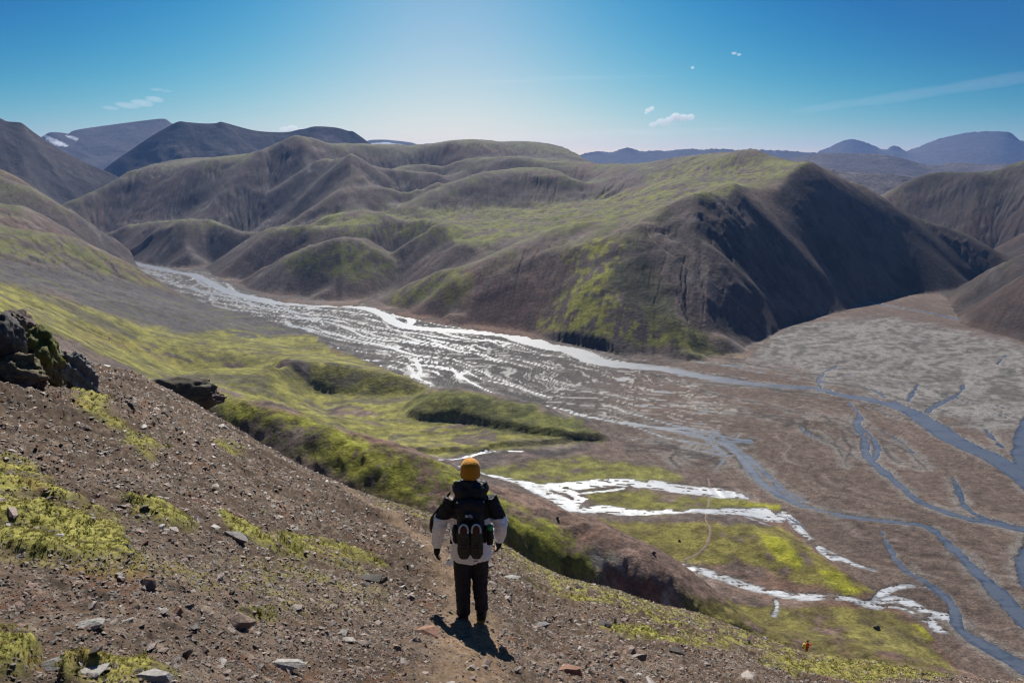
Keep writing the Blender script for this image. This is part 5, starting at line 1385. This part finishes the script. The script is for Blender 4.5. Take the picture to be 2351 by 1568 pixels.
def make_hiker(loc, rz, scale):
    root = empty('person', loc, rz); root.scale = (scale,) * 3
    tag(root, 'hiker seen from behind in yellow beanie, black and white jacket and dark trousers', 'person')
    AL = [(-0.175, -0.01, 1.375), (-0.305, -0.035, 1.13), (-0.342, 0.015, 0.862)]       # left arm: shoulder, elbow, wrist
    AR = [(0.175, -0.01, 1.375), (0.305, -0.045, 1.13), (0.285, 0.06, 0.90)]
    LL = [(-0.084, 0.0, 0.86), (-0.090, 0.010, 0.47), (-0.088, -0.03, 0.09)]
    LR = [(0.084, 0.0, 0.86), (0.086, 0.045, 0.47), (0.094, 0.05, 0.09)]
    def body(bm):
        ring_tube(bm, [(0, 0, 0.84, .15, .10), (0, 0, 0.95, .15, .10), (0, 0, 1.08, .125, .085), (0, 0, 1.25, .15, .10), (0, -.005, 1.38, .155, .085), (0, 0, 1.43, .07, .06)])
        ring_tube(bm, [(0, 0, 1.40, .058, .06), (0, .015, 1.53, .052, .055)])
        ellipsoid(bm, (0, 0.02, 1.64), (0.074, 0.094, 0.115))
        ellipsoid(bm, (0, 0.115, 1.625), (0.013, 0.018, 0.02), seg=10)
        for s in (-1, 1): ellipsoid(bm, (s * 0.076, 0.012, 1.625), (0.012, 0.02, 0.03), seg=10)
        for A, s in ((AL, -1), (AR, 1)):
            ring_tube(bm, [(*A[0], .055, .055), (*((Vector(A[0]) + Vector(A[1])) / 2), .045, .045), (*A[1], .038, .038), (*((Vector(A[1]) + Vector(A[2])) / 2), .036, .036), (*A[2], .027, .024)], 12)
            hand(bm, A[2], Vector(A[2]) - Vector(A[1]) + Vector((0, 0, -.1)), s)
        for Lg, s in ((LL, -1), (LR, 1)):
            ring_tube(bm, [(*Lg[0], .085, .09), (Lg[0][0], .005, .68, .072, .075), (*Lg[1], .052, .055), (Lg[1][0], Lg[1][1] - .015, .33, .050, .055), (*Lg[2], .036, .04)], 12)
            ring_tube(bm, [(Lg[2][0], Lg[2][1] - .06, .05, .035, .045), (Lg[2][0] * 1.05, Lg[2][1] + .05, .045, .042, .042), (Lg[2][0] * 1.12, Lg[2][1] + .17, .03, .04, .025)], 12)
    fuse('body', body, M_SKIN, root, 0.011, 3)
    def jacket(bm):
        ring_tube(bm, [(0, 0, 0.725, .194, .140), (0, 0, 0.775, .204, .152), (0, 0, 0.90, .204, .156), (0, 0, 1.05, .208, .158), (0, 0, 1.2, .214, .155), (0, -.005, 1.32, .218, .138), (0, -.005, 1.40, .17, .115), (0, 0, 1.47, .10, .09)], 28)
        for A in (AL, AR):
            a, b_, c = (Vector(q) for q in A)
            ring_tube(bm, [(*(a + Vector((0, 0, .01))), .090, .088), (*(a.lerp(b_, .35)), .086, .086), (*(a.lerp(b_, .7)), .079, .080), (*b_, .073, .075), (*(b_.lerp(c, .5)), .067, .069), (*(b_.lerp(c, .88)), .058, .060), (*c, .050, .054)], 18)
    fuse('jacket', jacket, M_JACKET, root, 0.010, 5, 0.011, 7.0)
    def trousers(bm):
        ring_tube(bm, [(0, 0, .76, .160, .125), (0, 0, .86, .165, .13), (0, 0, .94, .155, .12)], 24)
        for Lg in (LL, LR):
            ring_tube(bm, [(Lg[0][0], 0, .86, .100, .120), (Lg[0][0], .003, .74, .098, .112), (Lg[1][0], Lg[1][1] * .8, .58, .088, .096), (*Lg[1], .080, .086), (Lg[1][0], Lg[1][1] - .01, .34, .076, .083), (Lg[2][0], Lg[2][1], .20, .070, .077), (Lg[2][0], Lg[2][1] + .005, .115, .071, .079)], 18)
    fuse('trousers', trousers, M_TROUSER, root, 0.010, 4, 0.008, 9.0)
    for A, s in ((AL, -1), (AR, 1)):
        def glove(bm, A=A, s=s):
            d = Vector(A[2]) - Vector(A[1]) + Vector((0, 0, -.1)); d.normalize()
            c = Vector(A[2])
            ring_tube(bm, [(*(c - d * .03), .042, .045), (*(c + d * .02), .038, .044), (*(c + d * .09), .030, .046)], 14)
            bm2 = bmesh.new(); hand(bm2, A[2], d, s)
            vm = {v: bm.verts.new(c + (v.co - c) * 1.06) for v in bm2.verts}
            for f in bm2.faces: bm.faces.new([vm[v] for v in f.verts])
            bm2.free()
        fuse('glove', glove, M_GLOVE, root, 0.006, 2)
    for Lg in (LL, LR):
        fx, fy = Lg[2][0], Lg[2][1]
        def boot(bm):
            ring_tube(bm, [(fx, fy + .005, .20, .055, .062), (fx, fy, .14, .056, .066), (fx, fy - .005, .08, .052, .072)], 16)
            ring_tube(bm, [(fx, fy - .085, .055, .040, .045), (fx, fy - .03, .065, .052, .055), (fx * 1.05, fy + .06, .06, .055, .05), (fx * 1.1, fy + .14, .045, .055, .036), (fx * 1.12, fy + .20, .035, .040, .025)], 16)
        b = fuse('boot', boot, M_BOOT, root, 0.008, 3)
        def sole(bm):
            ring_tube(bm, [(fx, fy - .095, .018, .040, .016), (fx, fy - .03, .018, .053, .018), (fx * 1.05, fy + .06, .018, .056, .018), (fx * 1.1, fy + .14, .018, .056, .018), (fx * 1.12, fy + .21, .020, .040, .014)], 14)
        o = fuse('sole', sole, M_SOLEY, b, 0.007, 1)
    def beanie(bm):
        n = 72; prof = [(1.605, .098), (1.615, .104), (1.655, .106), (1.666, .101), (1.70, .1025), (1.732, .095), (1.758, .078), (1.777, .054), (1.787, .022)]
        rings = []
        for zz, rr_ in prof:
            k_ = 1.0 if zz > 1.66 else 0.6
            rings.append([bm.verts.new(((rr_ + .0035 * math.cos(i * math.pi)) * .93 * math.cos(2 * math.pi * i / n), .02 + (rr_ + .0035 * math.cos(i * math.pi)) * 1.10 * math.sin(2 * math.pi * i / n), zz)) for i in range(n)])
        for a, b_ in zip(rings[:-1], rings[1:]):
            for i in range(n): bm.faces.new((a[i], a[(i + 1) % n], b_[(i + 1) % n], b_[i]))
        bm.faces.new(rings[-1]); bm.faces.new(rings[0][::-1])
    bm = bmesh.new(); beanie(bm); me = bpy.data.meshes.new('beanie'); bm.to_mesh(me); bm.free()
    for p in me.polygons: p.use_smooth = True
    link('beanie', me, M_BEANIE, root)
    def hood(bm):
        ellipsoid(bm, (0, -0.075, 1.485), (0.150, 0.105, 0.105), seg=24)
        ring_tube(bm, [(-.135, .06, 1.47, .05, .06), (-.12, -.05, 1.52, .05, .075), (0, -.105, 1.545, .055, .07), (.12, -.05, 1.52, .05, .075), (.135, .06, 1.47, .05, .06)], 14)
        ring_tube(bm, [(0, 0.0, 1.42, .13, .11), (0, 0.01, 1.56, .105, .105)], 18)
    fuse('hood', hood, M_BLACK, root, 0.010, 4, 0.012, 8.0)
    # small print near the hem
    bm = bmesh.new()
    for k in range(3):
        bmesh.ops.create_cube(bm, size=1, matrix=Matrix.Translation((0.035 + k * 0.014, -0.158, 0.775 + 0.004 * k)) @ Matrix.Rotation(0.35, 4, 'Y') @ Matrix.Diagonal((0.012, 0.012, 0.006, 1)))
    me = bpy.data.meshes.new('logo'); bm.to_mesh(me); bm.free(); link('logo', me, M_LOGOD, root)

    # ---- what the hiker carries
    bp = empty('backpack', loc, rz); bp.scale = (scale,) * 3
    tag(bp, 'black hiking backpack on the hiker\'s back with shoes strapped to it', 'backpack')
    def bag(bm):
        ring_tube(bm, [(0, -.19, 1.0, .128, .07), (0, -.21, 1.03, .146, .09), (0, -.22, 1.10, .146, .10), (0, -.215, 1.20, .138, .095), (0, -.205, 1.32, .130, .09), (0, -.195, 1.385, .108, .07)], 26)
    main = fuse('main_bag', bag, M_BLACK, bp, 0.011, 5, 0.010, 8.0)
    def lid(bm):
        ring_tube(bm, [(-.13, -.21, 1.375, .05, .07), (0, -.225, 1.395, .06, .085), (.13, -.21, 1.375, .05, .07)], 14)
    fuse('lid', lid, M_BLACK, bp, 0.010, 3, 0.006)
    for s in (-1, 1):
        def pocket(bm, s=s):
            ring_tube(bm, [(s * .138, -.18, 1.02, .026, .05), (s * .150, -.19, 1.05, .030, .06), (s * .150, -.19, 1.14, .030, .06), (s * .145, -.185, 1.18, .02, .045)], 14)
        fuse('side_pocket', pocket, M_BLACK, bp, 0.008, 3, 0.005)
        def strap(bm, s=s):
            ring_tube(bm, [(s * .105, -.15, 1.36, .035, .012), (s * .115, -.07, 1.475, .036, .014), (s * .125, .03, 1.475, .036, .014), (s * .13, .11, 1.40, .034, .014), (s * .15, .155, 1.20, .03, .012), (s * .19, .10, 1.0, .022, .010), (s * .20, -.06, .92, .018, .009)], 12)
        fuse('shoulder_strap', strap, M_BLACK, bp, 0.007, 2)
    bm = bmesh.new()
    for k, (w, x0) in enumerate(((.011, 0.0), (.019, .0), (.027, .0))):          # printed mark of stacked arcs
        n = 10
        for i in range(n):
            a = math.pi / 2 * i / (n - 1)
            bmesh.ops.create_cube(bm, size=1, matrix=Matrix.Translation((-0.005 + w * math.cos(a), -0.312, 1.325 + w * math.sin(a))) @ Matrix.Diagonal((.005, .012, .005, 1)))
    bmesh.ops.create_cube(bm, size=1, matrix=Matrix.Translation((-0.030, -0.312, 1.34)) @ Matrix.Diagonal((.030, .012, .022, 1)))
    me = bpy.data.meshes.new('logo'); bm.to_mesh(me); bm.free(); link('logo', me, M_LOGO, bp)
    bot = empty('bottle', loc, rz); bot.scale = (scale,) * 3
    tag(bot, 'dark bottle with a green cap in the backpack\'s right side pocket', 'bottle')
    def bb(bm): ring_tube(bm, [(.19, -.225, 1.0, .034, .034), (.19, -.225, 1.15, .034, .034), (.19, -.225, 1.17, .024, .024)], 16)
    fuse('flask', bb, M_BLACK, bot, 0.007, 1)
    def bc(bm): ring_tube(bm, [(.19, -.24, 1.16, .033, .033), (.19, -.24, 1.205, .033, .033)], 16)
    fuse('cap', bc, M_GREEN, bot, 0.006, 1)
    def shoe(s):
        x = s * 0.060; rz2 = -s * 0.05
        sh = empty('hiking_shoe', loc, rz); sh.scale = (scale,) * 3
        tag(sh, ('right' if s > 0 else 'left') + ' one of two olive shoes hanging toe down on the backpack', 'shoe')
        def up(bm):
            ring_tube(bm, [(x, -.358, 1.2758, 0.0493, .034), (x, -.363, 1.2054, 0.0560, .044), (x, -.363, 1.1286, 0.0582, .046), (x, -.353, 1.0390, 0.0650, .040), (x, -.343, 0.9622, 0.0627, .030), (x, -.336, 0.9174, 0.0448, .020)], 18)
        u = fuse('upper', up, M_SHOE, sh, 0.007, 3, 0.004, 16)
        def so(bm):
            ring_tube(bm, [(x, -.320, 1.2886, 0.0470, .012), (x, -.320, 1.2054, 0.0560, .013), (x, -.318, 1.1030, 0.0560, .013), (x, -.314, 1.0006, 0.0672, .013), (x, -.314, 0.9238, 0.0560, .012), (x, -.316, 0.8918, 0.0336, .010)], 16)
        fuse('sole', so, M_BOOT, sh, 0.006, 1)
        def rim(bm):
            pts = []
            for i in range(13):
                a = math.radians(-20 + 220 * i / 12)
                pts.append((x + .042 * math.cos(a), -.393 + .012 * math.sin(a), 1.2246 + .062 * math.sin(a), .010, .010))
            ring_tube(bm, pts, 10)
        fuse('collar', rim, M_RIM, sh, 0.005, 1)
        def lin(bm): ellipsoid(bm, (x, -.396, 1.2182), (.034, .010, .054))
        fuse('lining', lin, M_INSOLE, sh, 0.005, 1)
        def lace(bm):
            for k in range(4): ring_tube(bm, [(x - .030, -.403, 1.1478 - k * .03, .004, .004), (x + .030, -.403, 1.1350 - k * .03, .004, .004)], 6)
        fuse('lace', lace, M_BOOT, sh, 0.0035, 0)
    shoe(-1); shoe(1)
    # dark strap bag hanging behind the left arm
    cb = empty('camera_bag', loc, rz); cb.scale = (scale,) * 3
    tag(cb, 'black strap and pouch hanging beside the hiker\'s left arm', 'bag')
    def pouch(bm): ring_tube(bm, [(-.375, .05, 1.0, .03, .05), (-.385, .05, 1.06, .038, .06), (-.375, .05, 1.15, .035, .055), (-.36, .05, 1.18, .02, .03)], 14)
    fuse('pouch', pouch, M_BLACK, cb, 0.008, 3)
    def cs(bm): ring_tube(bm, [(-.395, .02, 1.02, .010, .006), (-.405, .0, 1.10, .011, .006), (-.385, -.01, 1.19, .011, .006), (-.30, .0, 1.30, .012, .006), (-.20, .02, 1.44, .012, .006)], 8)
    fuse('strap', cs, M_BLACK, cb, 0.005, 1)

foot_p = near_hit(1084, 1425)
_, te_top = ray(1070, 1052)
hgt = te_top * math.hypot(foot_p.x, foot_p.y) - foot_p.z
print('HIKER', foot_p, hgt)
make_hiker(foot_p - Vector((0, 0, 0.012)), math.radians(2), hgt / 1.795)

def make_far_hiker(loc, rz, scale):
    root = empty('person', loc, rz); root.scale = (scale,) * 3
    tag(root, 'distant hiker in orange and red jacket leaning on the slope at the lower right', 'person')
    A1 = [(.16, .0, 1.28), (.27, .12, 1.36), (.33, .25, 1.44)]
    A0 = [(-.16, .02, 1.28), (-.22, .12, 1.05), (-.14, .26, .95)]
    def body(bm):
        ring_tube(bm, [(0, 0, .86, .14, .10), (0, .02, 1.05, .13, .095), (0, .05, 1.28, .15, .09), (0, .06, 1.36, .07, .06)])
        ring_tube(bm, [(0, .06, 1.34, .05, .05), (0, .08, 1.45, .05, .05)])
        ellipsoid(bm, (0, .10, 1.54), (.075, .09, .11)); ellipsoid(bm, (0, .19, 1.53), (.014, .018, .02), seg=8)
        for A, s in ((A0, -1), (A1, 1)):
            ring_tube(bm, [(*A[0], .05, .05), (*A[1], .04, .04), (*A[2], .028, .028)], 10)
            hand(bm, A[2], Vector(A[2]) - Vector(A[1]), s)
        for s, fy in ((-1, .18), (1, -.12)):
            ring_tube(bm, [(s * .08, 0, .88, .08, .085), (s * .085, fy * .6 + .05, .48, .055, .058), (s * .085, fy, .09, .036, .04)], 12)
            ring_tube(bm, [(s * .085, fy - .05, .045, .036, .04), (s * .09, fy + .16, .03, .04, .025)], 10)
    fuse('body', body, M_SKIN, root, 0.014, 2)
    def jac(bm):
        ring_tube(bm, [(0, 0, .80, .19, .14), (0, .01, 1.0, .185, .14), (0, .04, 1.22, .20, .135), (0, .06, 1.34, .12, .10), (0, .06, 1.40, .08, .075)], 20)
        for A in (A0, A1): ring_tube(bm, [(*A[0], .085, .085), (*A[1], .07, .07), (*A[2], .05, .05)], 14)
    fuse('jacket', jac, two_tone('orange_jacket', 1.16, (0.36, 0.018, 0.014), (0.80, 0.10, 0.012)), root, 0.014, 3, 0.012, 7)
    def tr(bm):
        ring_tube(bm, [(0, 0, .78, .16, .12), (0, 0, .92, .16, .12)], 18)
        for s, fy in ((-1, .18), (1, -.12)): ring_tube(bm, [(s * .08, 0, .84, .09, .10), (s * .085, fy * .6 + .05, .48, .07, .075), (s * .085, fy, .10, .062, .066)], 14)
    fuse('trousers', tr, plain_mat('grey_trousers', (0.16, 0.15, 0.15), 0.8), root, 0.014, 3)
    for s, fy in ((-1, .18), (1, -.12)):
        fuse('boot', lambda bm, s=s, fy=fy: (ring_tube(bm, [(s * .085, fy, .16, .05, .055), (s * .085, fy, .07, .052, .06)], 12), ring_tube(bm, [(s * .085, fy - .06, .05, .045, .05), (s * .09, fy + .17, .04, .05, .035)], 12)), M_BOOT, root, 0.012, 2)
    fuse('hat', lambda bm: ellipsoid(bm, (0, .09, 1.58), (.088, .10, .09)), M_BLACK, root, 0.012, 2)
    pk = empty('backpack', loc, rz); pk.scale = (scale,) * 3
    tag(pk, 'pale yellow backpack worn by the distant orange hiker', 'backpack')
    M_YP = plain_mat('yellow_nylon', (0.62, 0.56, 0.10), 0.7, 0.3, 0.2, 20)
    fuse('main_bag', lambda bm: ring_tube(bm, [(-.10, -.16, .86, .15, .10), (-.10, -.20, 1.0, .17, .13), (-.10, -.17, 1.24, .15, .12), (-.09, -.13, 1.34, .10, .08)], 18), M_YP, pk, 0.014, 4, 0.008)
    fuse('front_pocket', lambda bm: ring_tube(bm, [(-.12, -.32, .90, .09, .04), (-.12, -.335, 1.0, .10, .05), (-.12, -.31, 1.12, .08, .04)], 14), plain_mat('ochre_nylon', (0.35, 0.22, 0.04), 0.7), pk, 0.012, 3)
    for s in (-1, 1):
        fuse('shoulder_strap', lambda bm, s=s: ring_tube(bm, [(s * .10, -.10, 1.30, .03, .012), (s * .11, .03, 1.42, .03, .012), (s * .12, .16, 1.28, .03, .012), (s * .15, .12, 1.0, .02, .012)], 10), M_BLACK, pk, 0.01, 1)
_az = ray(1850, 1500)[0]; FARD = 64.0
fp = Vector((FARD * math.sin(_az), FARD * math.cos(_az), 0)); fp.z = float(near_z(np.array([fp.x]), np.array([fp.y]))[0])
print('FARPIX', project(np.array([fp.x]), np.array([fp.y]), np.array([fp.z])))
print('FAR', fp)
make_far_hiker(fp - Vector((0, 0, 0.02)), math.radians(-60), 1.0)

# ----------------------------------------------------------------- clouds, far off and above the haze
def cloud_mat(name, dens):
    m = bpy.data.materials.new(name); m.use_nodes = True
    nt = m.node_tree; nt.nodes.clear()
    out = nt.nodes.new('ShaderNodeOutputMaterial'); v = nt.nodes.new('ShaderNodeVolumePrincipled')
    v.inputs['Color'].default_value = (1, 1, 1, 1); v.inputs['Density'].default_value = dens; v.inputs['Anisotropy'].default_value = 0.7
    nt.links.new(v.outputs[0], out.inputs['Volume'])
    return m
M_PUFF, M_WISP, M_VEIL = cloud_mat('cloud_puff', 0.0042), cloud_mat('cloud_wisp', 0.0012), cloud_mat('cloud_veil', 0.00022)
def cloud(label, blobs, mat, dist=21000.0, seed=1, tilt=0.0):
    """blobs: (px, py, half width, half height) in photo points"""
    cx = sum(b[0] for b in blobs) / len(blobs); cy = sum(b[1] for b in blobs) / len(blobs)
    az, te = ray(cx, cy); k = dist / FPX
    r = random.Random(seed)
    hm = float(np.mean([b[3] for b in blobs]))
    def build(bm):
        for px, py, w, h in blobs:
            c = Vector(((px - cx), r.uniform(-.2, .2) * h, -(py - cy)))
            ellipsoid(bm, c, (w, max(h * 1.5, 3), h), Matrix.Rotation(tilt, 3, 'Y'), seg=24)
    o = fuse('cloud', build, mat, None, max(0.5, hm * 0.16), 2, hm * 0.22, 1.0 / (hm * 1.3))
    o.scale = (k, k, k); o.location = (dist * math.sin(az), dist * math.cos(az), te * dist); o.rotation_euler = (0, 0, -az)
    return tag(o, label, 'cloud')
cloud('white broken puff cloud right of centre, low over the far range', [(1503, 285, 9, 6), (1520, 279, 12, 7), (1537, 276, 11, 7), (1550, 270, 11, 9), (1566, 272, 12, 8), (1582, 271, 8, 7), (1530, 284, 16, 4)], M_PUFF, seed=3)
cloud('small faint puff just up and left of the broken puff cloud', [(1488, 254, 7, 5), (1496, 250, 6, 5), (1484, 259, 4, 3)], M_PUFF, seed=4)
cloud('tiny white speck of cloud highest on the right', [(1686, 123, 6, 3), (1696, 126, 5, 2.5)], M_PUFF, seed=5)
cloud('tiny white speck of cloud left of the highest one', [(1590, 156, 4, 3)], M_PUFF, seed=6)
cloud('bright cloud top peeping over the dark mountain on the left', [(655, 297, 11, 5), (672, 295, 12, 6), (690, 300, 9, 5)], M_PUFF, seed=7)
cloud('feathery wisp of cloud above the mountains at the left', [(265, 248, 18, 4), (295, 242, 24, 6), (322, 237, 22, 7), (345, 229, 18, 6)], M_WISP, seed=8, tilt=0.1)
cloud('short thin wisp just above the feathery cloud at the left', [(362, 207, 13, 3), (380, 209, 12, 2.5)], M_WISP, seed=9)
cloud('thin pale streak of vapour low over the centre ridge', [(1330, 274, 72, 1.3)], M_WISP, seed=10)
cloud('long faint veil of high cloud slanting up to the right edge', [(1980, 226, 90, 8), (2110, 212, 130, 11), (2260, 194, 140, 12), (2400, 176, 110, 12)], M_VEIL, seed=11, tilt=-0.12)
cloud('faint level veil of high cloud above the centre', [(1180, 186, 90, 4), (1320, 180, 120, 4), (1450, 178, 90, 3)], M_VEIL, seed=12)
cloud('broad pale bank of thin cloud low above the centre ridge', [(1250, 312, 150, 6), (1450, 304, 170, 7), (1620, 300, 110, 5)], M_VEIL, seed=13)

# ----------------------------------------------------------------- air
def haze():
    me = bpy.data.meshes.new('haze'); bm = bmesh.new()
    bmesh.ops.create_cube(bm, size=1.0)
    bm.to_mesh(me); bm.free()
    m = bpy.data.materials.new('haze_air'); m.use_nodes = True
    nt = m.node_tree; nt.nodes.clear()
    out = nt.nodes.new('ShaderNodeOutputMaterial'); v = nt.nodes.new('ShaderNodeVolumePrincipled')
    v.inputs['Color'].default_value = (0.24, 0.45, 1.0, 1)
    v.inputs['Density'].default_value = HAZE
    v.inputs['Anisotropy'].default_value = 0.25
    nt.links.new(v.outputs[0], out.inputs['Volume'])
    o = link('haze', me, m)
    o.location = (0, 0, (600 - 240) / 2); o.scale = (32000, 32000, 840)
    tag(o, kind='stuff')
HAZE = 4.5e-5
haze()
